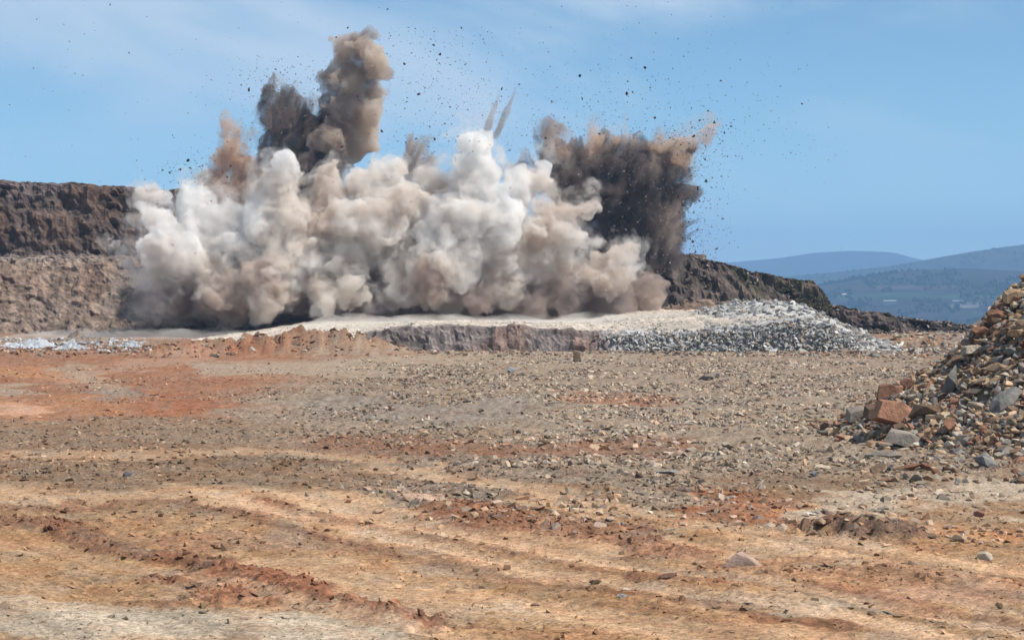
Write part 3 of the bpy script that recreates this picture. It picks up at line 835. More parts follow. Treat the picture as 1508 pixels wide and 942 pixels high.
# ------------------------------------------------------------------ flying rocks
ROCK_ME = []
for i in range(8):
    V, Fc = hull(500 + i, 9, 0.9)
    me = mesh_np('flying_rock', V, Fc); me.materials.append(M_BOULDER); ROCK_ME.append(me)
fr = np.random.default_rng(160)
DARKROCK = (0.055, 0.05, 0.05)
def fly(px, py, hw, label, group, Y=None, colr=DARKROCK):
    Y = Y if Y else fr.uniform(206, 232)
    p = at(px, py, Y)
    o = bpy.data.objects.new('flying_rock', ROCK_ME[int(fr.integers(8))]); link(o)
    s = hw * Y / F
    o.scale = (s * fr.uniform(0.8, 1.3), s * fr.uniform(0.8, 1.2), s * fr.uniform(0.7, 1.15))
    o.rotation_euler = tuple(fr.uniform(0, 6.28, 3)); o.location = p
    o.color = (*colr, 1)
    tag(o, label, 'flying rock', group)
BIG = [(277, 236, 3.6, 'flying rock, topmost of three dark ones above the cliff crest'), (266, 250, 3.4, 'flying rock, left one of three dark ones above the cliff crest'),
       (280, 248, 2.6, 'flying rock, right lower one of three dark ones above the cliff crest'), (1062, 119, 2.8, 'largest lone flying rock high in the sky right of the blast'),
       (190, 78, 1.9, 'lone flying rock in the empty sky at upper left'), (162, 7, 1.9, 'flying rock nearest the top left sky edge'), (571, 14, 2.4, 'flying rock highest above the mushroom-headed column'),
       (512, 41, 2.4, 'flying rock just above the left of the mushroom head'), (495, 55, 1.9, 'small flying rock left of the mushroom head'), (1181, 153, 2.0, 'flying rock farthest right in the sky'),
       (857, 145, 2.5, 'flying rock in open sky above the dark plume centre'), (932, 136, 2.2, 'flying rock above the thin tan jet'), (739, 131, 2.4, 'dark rock at the tip of the left thin streak'),
       (765, 124, 2.2, 'dark rock at the tip of the right thin streak'), (640, 205, 3.2, 'dark flying rock right of the grey slanting streaks'), (633, 187, 2.6, 'dark flying rock above the grey slanting streaks'),
       (562, 193, 2.6, 'dark flying rock right of the tall brown column')]
for px, py, hw, label in BIG:
    fly(px, py, hw, label, 'rocks flung up by the blast', 212)
ZONES = [  # label, group, n, sampler
    ('dark rock speck in open sky just right of the dark plume', 'rocks flying right of the dark plume', 85, lambda: (fr.normal(1028, 22), fr.uniform(170, 385))),
    ('dark rock speck in the sky above the dark plume', 'rocks flying above the dark plume', 70, lambda: (fr.normal(940, 90), 235 - abs(fr.normal(0, 85)))),
    ('dark rock speck in the sky right of the tallest column', 'rocks flying right of the tallest column', 45, lambda: (fr.normal(640, 42), fr.uniform(60, 235))),
    ('dark rock speck scattered round the feathered dark plume top', 'rocks flying round the feathered plume', 32, lambda: (fr.normal(410, 28), fr.uniform(95, 215))),
    ('dark rock speck low over the cliff crest left of the blast', 'rocks flying over the cliff crest', 26, lambda: (fr.normal(292, 26), fr.normal(258, 14))),
    ('tiny rock speck in the wide blue sky at upper left', 'rocks flying at upper left', 24, lambda: (fr.uniform(20, 380), fr.uniform(10, 250))),
]
for label, group, n, smp in ZONES:
    for _ in range(n):
        a, b = smp()
        fly(a, max(b, 2), (0.9 + 0.8 * fr.uniform() ** 2) if 'upper left' in group else 1.0 + 2.4 * fr.uniform() ** 3.2, label, group)
# the dust of small fragments round them, too fine to count
P, S, T = [], [], []
def cloud_pts(n, fx, fy, smax=1.1, pale=0.0, Y=(204, 234)):
    for _ in range(n):
        a, b = fx(), fy()
        Yd = fr.uniform(*Y)
        P.append(at(a, b, Yd)[:]); S.append((0.72 + 1.2 * smax * fr.uniform() ** 3) * Yd / F)
        T.append((0.34, 0.32, 0.30) if fr.uniform() < pale else (0.06, 0.052, 0.05))  # pale share: sunlight on the fragments put into their colour
cloud_pts(1100, lambda: fr.normal(1022, 26), lambda: fr.uniform(180, 385))
cloud_pts(1300, lambda: fr.normal(920, 120), lambda: 240 - abs(fr.normal(0, 85)))
cloud_pts(800, lambda: fr.normal(640, 65), lambda: fr.uniform(40, 240))
cloud_pts(700, lambda: fr.normal(415, 45), lambda: fr.uniform(80, 230))
cloud_pts(330, lambda: fr.normal(300, 34), lambda: fr.normal(258, 18))
cloud_pts(420, lambda: fr.uniform(0, 1250), lambda: fr.uniform(0, 300), 0.7)
cloud_pts(1500, lambda: fr.uniform(820, 1010), lambda: fr.uniform(230, 440), 0.8, 0.6, (206, 222))
cloud_pts(300, lambda: fr.uniform(380, 500), lambda: fr.uniform(150, 300), 0.9, 0.4, (214, 222))
cloud_pts(500, lambda: fr.uniform(220, 900), lambda: fr.uniform(220, 440), 0.8, 0.1, (203, 208))
scatter('flying_debris', np.array(P), np.array(S), np.array(T), CHIP, M_RUBBLE, 161, tilt=1.5)

# ------------------------------------------------------------------ far hills
from mathutils.bvhtree import BVHTree
HILL_BVH = {}
def hill(name, Y, crest, depth, colf, seed, base=-70.0, n=260, front=1.6, rough=0.03):
    cxs = np.array([at(p, q, Y).x for p, q in crest]); czs = np.array([at(p, q, Y).z for p, q in crest])
    X = np.linspace(cxs[0], cxs[-1], n); T = np.linspace(-front, 1.4, 90)
    XX, TT = np.meshgrid(X, T, indexing='ij'); a, t = XX.ravel(), TT.ravel()
    top = np.interp(a, cxs, czs)
    prof = np.where(t < 0, np.cos(np.clip(t / front, -1, 0) * PI) * 0.5 + 0.5, np.cos(np.clip(t / 1.4, 0, 1) * PI) * 0.5 + 0.5)
    yy = Y + t * depth
    h = top - base
    nse = fbm(a / (depth * 0.5), yy / (depth * 0.5), seed=seed, octaves=5) * h * rough * 3 * np.minimum(1, np.abs(t) * 2 + 0.1) * prof
    z = base + h * prof + nse - 8 * (prof < 0.01)
    c = colf(a, yy, z, prof)
    me = mesh_np(name, np.stack([a, yy, z], -1), grid_faces(n, 90)[:, ::-1], c, smooth=True)
    HILL_BVH[name] = BVHTree.FromPolygons([tuple(v.co) for v in me.vertices], [tuple(p.vertices) for p in me.polygons])
    return tag(make_obj(name, me, M_HILL), kind='structure')

def woods(a, y, z, prof, seed=180, green=(0.018, 0.026, 0.016), dry=(0.034, 0.030, 0.024), sc_=260):
    n = fbm(a / sc_, y / sc_, seed=seed, octaves=5)[:, None]
    m = sstep(-0.25, 0.45, n)
    return np.array(dry) * (1 - m) + np.array(green) * m
hill('far_hill', 8600, [(300, 405), (700, 400), (980, 392), (1080, 386), (1150, 380), (1195, 373), (1245, 370), (1310, 371), (1345, 381), (1420, 392), (1600, 400), (1900, 398), (2400, 405)], 900, lambda a, y, z, p: woods(a, y, z, p, 181), 182)
hill('middle_hill', 5200, [(700, 440), (1100, 420), (1150, 408), (1200, 403), (1260, 398), (1320, 391), (1370, 382), (1420, 373), (1470, 365), (1508, 360), (1600, 352), (1800, 350), (2200, 372)], 800, lambda a, y, z, p: woods(a, y, z, p, 183), 184)
hill('near_hill', 3600, [(600, 455), (1080, 440), (1180, 425), (1240, 414), (1300, 403), (1350, 397), (1420, 395), (1508, 400), (1700, 396), (2000, 410)], 900,
     lambda a, y, z, p: woods(a, y, z, p, 185, green=(0.012, 0.02, 0.014), dry=(0.024, 0.021, 0.026), sc_=170), 186, front=1.4)

def on_hill(name, px, py):
    o_ = Vector((0, 0, CH)); d_ = (at(px, py, 1000.0) - o_).normalized()
    return HILL_BVH[name].ray_cast(o_, d_)[0]
# woods on the near and middle hills, each tree a small ragged crown
hr = np.random.default_rng(190)
P, S = [], []
for _ in range(2600):
    nm = 'near_hill' if hr.uniform() < 0.72 else 'middle_hill'
    a = hr.uniform(1180, 1560); b = hr.uniform(398, 486) if nm == 'near_hill' else hr.uniform(352, 412)
    if float(vnoise(np.array([a * 0.03]), np.array([b * 0.09]), seed=191)[0]) < -0.05: continue
    q = on_hill(nm, a, b)
    if q is None: continue
    P.append((q.x, q.y, q.z + 1.5)); S.append(hr.uniform(2.0, 5.2))
for k in range(60):
    a = hr.uniform(1195, 1320); q = on_hill('near_hill', a, np.interp(a, [1180, 1240, 1300, 1350], [426, 415.5, 404.5, 398.5]))
    if q is not None: P.append((q.x, q.y, q.z + 2)); S.append(hr.uniform(3, 5.5))
scatter('distant_woods', np.array(P), np.array(S), np.tile(np.array((0.012, 0.02, 0.012)), (len(P), 1)), [hull(600 + i, 16, 1.2) for i in range(6)], M_HILL, 192, squash=(0.8, 1.3))
# fields, laid as thin sheets on the slope
def field(px, py, w, h, colr):
    g = []
    for j in range(4):
        for i in range(9):
            q = on_hill('near_hill', px + (i / 8 - 0.5) * w + 4 * math.sin(j * 1.7), py + (j / 3 - 0.5) * h + 0.6 * math.sin(i * 1.3))
            if q is None: return
            g.append((q.x, q.y, q.z + 0.6))
    me = mesh_np('field', np.array(g), grid_faces(4, 9)[:, ::-1], np.tile(np.array(colr), (36, 1)), smooth=True)
    tag(make_obj('field', me, M_HILL), kind='structure')
field(1360, 436, 260, 7, (0.028, 0.048, 0.026))
field(1262, 441, 60, 6, (0.035, 0.05, 0.027))
field(1330, 424, 150, 6, (0.055, 0.036, 0.034))
field(1420, 450, 46, 8, (0.10, 0.095, 0.08))
field(1460, 462, 70, 7, (0.03, 0.046, 0.026))
M_WALL = mat_earth('white_wall', 0.6, 0.08, 0.1, 0.02, source='obj')
M_ROOF = mat_earth('roof_sheet', 0.6, 0.15, 0.2, 0.05, source='obj')
def building(label, px, py, w, h, d, wall, roof):
    q = on_hill('near_hill', px, py)
    if q is None: return
    root = bpy.data.objects.new('farm_building', None); link(root); root.location = (q.x, q.y, q.z - 0.5)
    tag(root, label, 'building', 'far buildings in the valley')
    a, b = w / 2, d / 2
    V = [(-a, -b, -2), (a, -b, -2), (a, b, -2), (-a, b, -2), (-a, -b, h), (a, -b, h), (a, b, h), (-a, b, h), (-a, 0, h * 1.35), (a, 0, h * 1.35)]
    me = bpy.data.meshes.new('wall'); me.from_pydata(V, [], [(0, 1, 5, 4), (1, 2, 6, 9, 5), (2, 3, 7, 6), (3, 0, 4, 8, 7)]); me.update()
    o = make_obj('wall', me, M_WALL); o.parent = root; o.color = (*wall, 1)
    e = 0.5
    V = [(-a - e, -b - e, h - 0.2), (a + e, -b - e, h - 0.2), (a + e, 0, h * 1.38 + 0.2), (-a - e, 0, h * 1.38 + 0.2), (a + e, b + e, h - 0.2), (-a - e, b + e, h - 0.2)]
    V += [(x_, y_, z_ + 0.3) for x_, y_, z_ in V]
    me = bpy.data.meshes.new('roof'); me.from_pydata(V, [], [(0, 1, 2, 3), (3, 2, 4, 5), (6, 9, 8, 7), (9, 11, 10, 8), (0, 6, 7, 1), (1, 7, 8, 2), (2, 8, 10, 4), (4, 10, 11, 5), (5, 11, 9, 3), (3, 9, 6, 0)]); me.update()
    o = make_obj('roof', me, M_ROOF); o.parent = root; o.color = (*roof, 1)
building('pale long farm building in the valley just right of the ridge end', 1310, 448, 20, 5, 9, (0.2, 0.2, 0.195), (0.22, 0.225, 0.235))
building('tiny white house on the hillside above the ridge end', 1243, 437, 6, 4, 6, (0.26, 0.255, 0.24), (0.5, 0.4, 0.35))
building('pale low building among fields left of the rubble mound top', 1410, 447, 16, 4, 9, (0.18, 0.18, 0.175), (0.2, 0.21, 0.22))
q = on_hill('far_hill', 1240, 371.5)
if q is not None:
    me = bpy.data.meshes.new('radio_mast'); bm = bmesh.new()
    bmesh.ops.create_cone(bm, cap_ends=True, segments=6, radius1=2.4, radius2=0.7, depth=26)
    bmesh.ops.create_cone(bm, cap_ends=True, segments=8, radius1=2.2, radius2=2.2, depth=3, matrix=__import__('mathutils').Matrix.Translation((0, 0, 6)))
    bm.to_mesh(me); bm.free()
    o = make_obj('radio_mast', me, M_ROOF); o.location = (q.x, q.y + 20, q.z + 12); o.color = (0.3, 0.3, 0.3, 1)
    tag(o, 'tiny mast on the top of the farthest blue hill', 'mast')
# dry scrub along the dark ridge
sr = np.random.default_rng(195)
X = sr.uniform(23, 38, 5200); u = sr.uniform(0, 1, 5200) ** 1.5
tz = np.interp(X, rx_, rz_)
Z = tz * (1 - 0.55 * u); Y = 228.2 - u * 0.55 * (1 + tz * 0.75) - 0.6
keep = fbm(X * 0.5, Z * 0.7, seed=196, octaves=3) > 0.05
X, Y, Z = X[keep], Y[keep], Z[keep]
sp = np.array([(0.065, 0.06, 0.03), (0.10, 0.078, 0.05), (0.05, 0.046, 0.028)])
scatter('scrub', np.stack([X, Y, Z + 0.1], -1), sr.uniform(0.07, 0.26, len(X)), sp[sr.choice(3, len(X))], CHIP, M_RUBBLE, 197, tilt=0.9, squash=(0.5, 2.2))
# ------------------------------------------------------------------ dust
ICO = {}
def ico(sub):
    if sub not in ICO:
        bm = bmesh.new(); bmesh.ops.create_icosphere(bm, subdivisions=sub, radius=1.0)
        bm.verts.ensure_lookup_table(); bm.verts.index_update()
        ICO[sub] = (np.array([v.co[:] for v in bm.verts]), np.array([[v.index for v in f.verts] for f in bm.faces]))
        bm.free()
    return ICO[sub]

def mat_dust(name, col_a, col_b, density, lo=0.28, hi=0.68, floor=0.08, scale=0.55, stretch=(1, 1, 1), rot=(0, 0, 0), step=0.18, detail=3.0, col_scale=0.16, col_lo=0.42, col_hi=0.60, distort=0.0):
    """Airborne dust: a clear boundary with a scattering volume inside, uneven in density and in the colour of the earth it carries."""
    m = bpy.data.materials.new(name); m.use_nodes = True
    t = m.node_tree
    t.nodes.remove(t.nodes['Principled BSDF'])
    out = t.nodes['Material Output']
    v = t.nodes.new('ShaderNodeVolumePrincipled')
    t.links.new(v.outputs['Volume'], out.inputs['Volume'])
    rgb = t.nodes.new('ShaderNodeRGB'); rgb.outputs[0].default_value = (1, 1, 1, 1)
    tr = t.nodes.new('ShaderNodeBsdfTransparent')
    t.links.new(rgb.outputs[0], tr.inputs['Color']); t.links.new(tr.outputs[0], out.inputs['Surface'])
    geo = t.nodes.new('ShaderNodeNewGeometry')
    mp = t.nodes.new('ShaderNodeMapping'); mp.vector_type = 'TEXTURE'
    mp.inputs['Scale'].default_value = stretch; mp.inputs['Rotation'].default_value = rot
    t.links.new(geo.outputs['Position'], mp.inputs['Vector'])
    n = t.nodes.new('ShaderNodeTexNoise'); n.inputs['Scale'].default_value = scale; n.inputs['Detail'].default_value = detail
    n.inputs['Roughness'].default_value = 0.58; n.inputs['Distortion'].default_value = distort
    t.links.new(mp.outputs['Vector'], n.inputs['Vector'])
    r = t.nodes.new('ShaderNodeMapRange'); r.interpolation_type = 'SMOOTHSTEP'
    r.inputs['From Min'].default_value = lo; r.inputs['From Max'].default_value = hi
    r.inputs['To Min'].default_value = floor * density; r.inputs['To Max'].default_value = density
    t.links.new(n.outputs['Fac'], r.inputs['Value']); t.links.new(r.outputs['Result'], v.inputs['Density'])
    n2 = t.nodes.new('ShaderNodeTexNoise'); n2.inputs['Scale'].default_value = col_scale; n2.inputs['Detail'].default_value = 2
    t.links.new(geo.outputs['Position'], n2.inputs['Vector'])
    r2 = t.nodes.new('ShaderNodeMapRange'); r2.interpolation_type = 'SMOOTHSTEP'
    r2.inputs['From Min'].default_value = col_lo; r2.inputs['From Max'].default_value = col_hi
    t.links.new(n2.outputs['Fac'], r2.inputs['Value'])
    mx = t.nodes.new('ShaderNodeMix'); mx.data_type = 'RGBA'
    mx.inputs['A'].default_value = (*col_a, 1); mx.inputs['B'].default_value = (*col_b, 1)
    t.links.new(r2.outputs['Result'], mx.inputs['Factor']); t.links.new(mx.outputs['Result'], v.inputs['Color'])
    m.cycles.volume_step_rate = step
    return m

def cauliflower(lobes, Y, seed, kids, up=0.3, kid_r=(0.16, 0.58), out=(0.78, 1.0), lean=(0, 0)):
    """Photo lobes (px, py, r_px[, dY]) grown into clustered spheres in world space."""
    rng = np.random.default_rng(seed)
    res = []
    def grow(c, r, level):
        res.append((c, r))
        if level >= len(kids): return
        for _ in range(kids[level]):
            d = rng.normal(size=3); d[2] += up + lean[1]; d[0] += lean[0]; d[1] -= 0.25
            d /= np.linalg.norm(d)
            grow(c + d * (r * rng.uniform(*out)), r * rng.uniform(*kid_r), level + 1)
    for l in lobes:
        yy = Y + (l[3] if len(l) > 3 else rng.uniform(-1.8, 1.8))
        c = np.array(at(l[0], l[1], yy)[:]); r = l[2] * yy / F
        grow(c, r * 0.93, 0)
    return res

def union_mesh(name, spheres, voxel, seed, disp, disp_scale, smooth, zmin, warp=0.0):
    vs, fs, n = [], [], 0
    for c, r in spheres:
        V, Fc = ico(3 if r > 1.2 else 2)
        vs.append(V * r + c); fs.append(Fc + n); n += len(V)
    me = mesh_np(name + '_seed', np.concatenate(vs), np.concatenate(fs))
    o = bpy.data.objects.new(name + '_seed', me); COL.objects.link(o)
    md = o.modifiers.new('r', 'REMESH'); md.mode = 'VOXEL'; md.voxel_size = voxel
    sm = o.modifiers.new('s', 'SMOOTH'); sm.iterations = smooth; sm.factor = 0.5
    dg = bpy.context.evaluated_depsgraph_get()
    new = bpy.data.meshes.new_from_object(o.evaluated_get(dg))
    bpy.data.objects.remove(o); bpy.data.meshes.remove(me)
    new.name = name
    nv = len(new.vertices)
    co = np.empty(nv * 3, np.float32); new.vertices.foreach_get('co', co); co = co.reshape(-1, 3).astype(float)
    no = np.empty(nv * 3, np.float32); new.vertices.foreach_get('normal', no); no = no.reshape(-1, 3)
    p = co * disp_scale
    d = fbm(p[:, 0], p[:, 1], p[:, 2], seed, 4, 0.55)
    b = np.abs(fbm(p[:, 0] * 1.7, p[:, 1] * 1.7, p[:, 2] * 1.7, seed + 5, 3)) * 2 - 0.6
    co = co + no * ((d * 0.6 + b * 0.6) * disp)[:, None]
    if warp:
        for fr_, am in ((0.22, 1.0), (0.6, 0.55), (1.3, 0.22)):
            q = co * fr_
            co = co + warp * am * np.stack([fbm(q[:, 0], q[:, 1], q[:, 2], seed + 60 + k_, 2) for k_ in (0, 7, 13)], -1)
    co[:, 2] = np.maximum(co[:, 2], zmin)
    new.vertices.foreach_set('co', co.astype(np.float32).ravel())
    new.polygons.foreach_set('use_smooth', np.full(len(new.polygons), True))
    new.update()
    return new

WHITE = (0.972, 0.965, 0.955); CREAM = (0.935, 0.89, 0.835); TAN = (0.84, 0.755, 0.68); BROWN = (0.64, 0.52, 0.45)
M_WHITE = mat_dust('pale_dust', WHITE, (0.925, 0.885, 0.845), 2.0, col_lo=0.40, col_hi=0.66, detail=5)
M_CREAM = mat_dust('cream_dust', (0.95, 0.92, 0.885), TAN, 1.8, col_lo=0.38, col_hi=0.64, detail=5)
M_TAN = mat_dust('tan_dust', (0.92, 0.875, 0.82), (0.70, 0.595, 0.525), 1.6, col_lo=0.36, col_hi=0.66, detail=5)
M_BROWN = mat_dust('brown_dust', (0.80, 0.71, 0.62), (0.52, 0.43, 0.38), 2.2, col_lo=0.36, col_hi=0.66)
M_DARKBASE = mat_dust('shaded_low_dust', (0.60, 0.51, 0.46), (0.42, 0.36, 0.335), 0.8)  # dark dust; the shadow under the cloud is put into its colour too
M_BACK = mat_dust('brown_back_dust', (0.62, 0.52, 0.44), (0.40, 0.33, 0.29), 0.9, lo=0.34, hi=0.64, floor=0.04, detail=5)
M_MURK = mat_dust('brown_murk', (0.72, 0.62, 0.55), (0.52, 0.44, 0.39), 1.2)
M_DARK = mat_dust('dark_dust', (0.31, 0.25, 0.225), (0.19, 0.16, 0.155), 1.7, lo=0.32, hi=0.62, floor=0.06, scale=0.6, stretch=(0.65, 0.75, 3.0), rot=(0, math.radians(22), 0), detail=4, step=0.12)
M_RIM = mat_dust('tan_rim_dust', (0.82, 0.64, 0.50), (0.50, 0.38, 0.31), 1.3, lo=0.36, hi=0.60, floor=0.03, scale=0.7, detail=4, step=0.12)
M_STREAK = mat_dust('streaky_dust', (0.55, 0.48, 0.43), (0.36, 0.31, 0.29), 1.3, lo=0.40, hi=0.62, floor=0.03, scale=0.9, stretch=(0.6, 0.8, 5), rot=(0, math.radians(28), 0), step=0.15)
M_DARKSTREAK = mat_dust('dark_streak_dust', (0.32, 0.26, 0.235), (0.20, 0.17, 0.165), 1.7, lo=0.34, hi=0.62, floor=0.10, scale=1.6, step=0.3)
M_STREAKB = mat_dust('grey_streak_dust', (0.52, 0.45, 0.41), (0.34, 0.29, 0.27), 1.7, lo=0.34, hi=0.62, floor=0.12, scale=1.6, step=0.3)
M_TANSTREAK = mat_dust('tan_streak_dust', (0.82, 0.66, 0.53), (0.62, 0.49, 0.40), 0.8, lo=0.36, hi=0.66, floor=0.06, scale=1.6, step=0.3)
M_STREAK2 = mat_dust('thin_streak_dust', (0.60, 0.52, 0.46), (0.45, 0.38, 0.35), 1.6, lo=0.30, hi=0.6, floor=0.7, scale=1.2, step=0.3)
M_SKIRT = mat_dust('skirt_dust', (0.95, 0.92, 0.87), (0.93, 0.88, 0.81), 0.14, lo=0.34, hi=0.70, floor=0.0, scale=0.3, step=0.03)
M_HALO = mat_dust('thin_pale_dust', (0.955, 0.94, 0.92), (0.92, 0.86, 0.80), 0.46, lo=0.44, hi=0.72, floor=0.0, scale=0.55, detail=5, step=0.25)
M_HALOB = mat_dust('thin_brown_dust', (0.70, 0.60, 0.52), (0.36, 0.30, 0.27), 0.42, lo=0.46, hi=0.68, floor=0.0, scale=0.6, stretch=(0.8, 0.8, 2.4), rot=(0, math.radians(20), 0), detail=5, step=0.25)
M_VEIL = mat_dust('thin_veil_dust', (0.93, 0.89, 0.85), (0.90, 0.85, 0.80), 0.14, lo=0.38, hi=0.68, floor=0.0, scale=0.4, step=0.3)

def cloud(label, lobes, Y, mat, seed, voxel=0.275, disp=0.30, disp_scale=0.8, smooth=2, zmin=-0.3, kids=(10, 6), halo=None, warp=0.75, cat='dust cloud', name='dust_cloud', **k):
    sph = cauliflower(lobes, Y, seed, kids, **k)
    me = union_mesh(name, sph, voxel, seed, disp, disp_scale, smooth, zmin, warp)
    o = tag(make_obj(name, me, mat), label, cat, 'dust clouds of the blast')
    if halo is not None:
        rg = np.random.default_rng(seed + 900)
        wide = [(c + rg.normal(0, 0.25, 3) + np.array([0, 0.2, 0.2]), r_ * 1.0 + 0.75) for c, r_ in sph if r_ > 0.5]
        hm_ = union_mesh('thin_dust', wide, 0.5, seed + 1, 0.7, 0.55, 2, zmin, 0.9)
        make_obj('thin_dust', hm_, halo).parent = o
    return o

# left pale billow with the round knob
cloud('pale billowing dust cloud at the left end, topped by a round white knob', [
    (410, 239, 20), (409, 266, 27), (397, 298, 36), (375, 335, 44), (428, 325, 34), (350, 312, 24), (283, 287, 20), (290, 310, 28), (318, 332, 32),
    (240, 330, 30), (262, 372, 42), (328, 375, 48), (398, 385, 46), (236, 398, 26), (446, 372, 32), (225, 352, 16)], 212, M_WHITE, 3, halo=M_HALO)
cloud('small white dust puff in front of the cliff crest at far left', [(208, 297, 15), (222, 284, 12), (232, 298, 13), (214, 312, 12), (216, 325, 14)], 213, M_WHITE, 4, halo=M_HALO, kids=(8, 5))
cloud('thin white dust wisp slanting down the cliff at far left', [(164, 346, 6), (170, 358, 8), (178, 372, 9), (188, 388, 10), (200, 402, 11)], 213, M_WHITE, 24, halo=M_HALO, kids=(5, 3), voxel=0.2)
cloud('buff dust bulging low at the left foot of the cloud', [(280, 422, 40), (330, 430, 40), (385, 425, 38), (258, 446, 22), (420, 425, 26), (350, 455, 16)], 211.5, M_TAN, 5, halo=M_HALO)
# centre-left cone
cloud('cream dust cone with a narrow tip left of centre', [
    (497, 240, 10), (492, 262, 20), (482, 296, 31), (470, 345, 39), (508, 330, 33), (460, 388, 34), (500, 390, 36)], 213, M_CREAM, 6, halo=M_HALO)
cloud('broad cream dust dome in the centre of the blast', [
    (572, 256, 22), (550, 285, 34), (590, 300, 30), (560, 335, 46), (530, 370, 36), (590, 370, 40), (614, 335, 26)], 214, M_CREAM, 7, halo=M_HALO)
cloud('tan dust lump between the cream dome and tall white column', [(645, 268, 27), (628, 292, 22), (660, 295, 24), (640, 320, 22)], 216, M_TAN, 8, halo=M_HALO)
# central white column
cloud('tall pale grey dust column right of centre, its top thinning into sky', [
    (700, 226, 30), (712, 206, 17), (700, 268, 39), (690, 318, 46), (735, 312, 38), (768, 282, 28), (796, 247, 14), (798, 270, 15), (715, 345, 38), (650, 345, 38), (672, 380, 42), (735, 372, 34)], 212, M_WHITE, 9, halo=M_HALO)
cloud('buff dust rolling low below the tall white column', [
    (610, 395, 36), (640, 415, 36), (690, 412, 38), (660, 436, 24), (735, 415, 28), (752, 440, 17), (590, 425, 24)], 211.5, M_TAN, 10, halo=M_HALO)
cloud('low tan dust curl with a torn pale lip left of centre', [(518, 416, 12), (500, 430, 20), (470, 425, 24), (530, 442, 16), (480, 446, 16)], 210, M_TAN, 11, halo=M_HALO)
# right lobes
cloud('cream dust billow of small round lobes beside the dark plume', [
    (836, 303, 15), (800, 305, 15), (864, 300, 16), (878, 294, 9), (815, 335, 32), (845, 350, 27), (790, 375, 34), (770, 400, 28), (825, 378, 26), (780, 335, 26)], 214, M_CREAM, 12, halo=M_HALO)
cloud('pale dust puff lowest at the right, before the dark plume', [
    (939, 367, 13), (922, 374, 16), (902, 380, 20), (880, 392, 20), (912, 402, 24), (888, 416, 20), (860, 405, 16)], 213, M_CREAM, 13, halo=M_HALO)
# tall top column
cloud('tallest brown dust column with a mushroom head at the top', [
    (544, 60, 14), (511, 77, 24), (548, 82, 24), (558, 98, 20), (530, 100, 29), (490, 112, 17), (522, 126, 24), (483, 130, 13), (533, 150, 27), (494, 158, 25), (550, 160, 18), (512, 168, 28),
    (503, 185, 29), (538, 190, 24), (525, 212, 28), (492, 208, 26), (506, 236, 22), (475, 118, 9)], 220, M_BROWN, 14, kids=(12, 6))
TANJET = cloud('thin tan dust jet rising at the left of the blast', [
    (332, 176, 9), (337, 194, 14), (346, 216, 18), (338, 240, 24), (360, 252, 26), (325, 268, 27), (352, 290, 32), (308, 284, 22)], 219, M_RIM, 15, halo=M_HALOB)
# dark plumes
FEATHER = cloud('dark dust plume with feathered top behind the round white knob', [
    (406, 126, 8), (398, 148, 14), (394, 175, 19), (432, 146, 15), (430, 172, 24), (408, 205, 26), (452, 178, 24), (458, 150, 12), (400, 235, 24), (448, 215, 30), (452, 250, 32), (468, 285, 30), (425, 262, 26), (480, 250, 24), (440, 300, 30)], 222, M_DARK, 16, halo=M_HALOB, kids=(9, 5), voxel=0.28, disp=0.5, lean=(0.1, 0.45))
SLANT = cloud('grey slanting dust streaks between two pale clouds', [
    (634, 196, 9), (622, 206, 14), (608, 218, 18), (596, 236, 18), (622, 236, 20), (604, 258, 24), (580, 252, 16), (620, 268, 20)], 222, M_STREAK, 17, kids=(6, 3), voxel=0.3, disp=0.5)
BIGDARK = cloud('largest dark dust plume at the right of the blast', [
    (815, 225, 18), (850, 232, 24), (890, 230, 26), (930, 234, 26), (970, 232, 24), (1002, 224, 16), (850, 265, 34), (900, 268, 38), (955, 262, 38), (990, 250, 22),
    (860, 305, 36), (910, 310, 42), (962, 305, 42), (1003, 290, 18), (930, 350, 40), (972, 345, 32), (890, 350, 34), (985, 372, 24), (900, 400, 40), (940, 385, 34), (840, 420, 40), (870, 250, 30)], 224, M_DARK, 18, halo=M_HALOB, kids=(9, 5), voxel=0.3, disp=0.5)
TANRIM = cloud('tan dust rim curling along the top of the largest dark plume', [
    (800, 190, 12), (806, 205, 15), (824, 192, 10), (820, 222, 16), (870, 202, 18), (866, 222, 18), (895, 222, 13), (915, 212, 12), (985, 222, 16), (1005, 214, 16), (1022, 205, 13), (1036, 195, 11), (1046, 186, 7), (960, 226, 12), (1000, 236, 12)], 221.5, M_RIM, 19, halo=M_HALOB, kids=(9, 4), voxel=0.26, disp=0.45)
cloud('brown murk filling the inside of the dust cloud', [
    (x, 418 + (x * 11 % 23), 36 + (x * 13 % 11)) for x in range(275, 960, 42)], 219, M_MURK, 23, kids=(6, 3), voxel=0.4, zmin=1.0)
cloud('dark, shade-toned low dust along the foot of the whole cloud', [
    (x + (x * 31 % 23) - 11, 447 + (x * 17 % 17), 17 + (x * 29 % 19), (x * 13 % 7) - 3) for x in range(225, 925, 19)], 214, M_DARKBASE, 20, kids=(7, 4), voxel=0.32, zmin=0.6, disp=0.6, warp=1.0)
cloud('faint dust haze above the tall pale column', [(700, 185, 22), (718, 165, 18), (690, 160, 16), (705, 140, 14)], 216, M_VEIL, 21, kids=(7,), voxel=0.36, disp=0.6)
cloud('faint tan dust streak rising above the tan rim', [(915, 200, 12), (920, 182, 10), (924, 164, 8), (928, 148, 7)], 222, M_VEIL, 22, kids=(5,), voxel=0.3, disp=0.5)

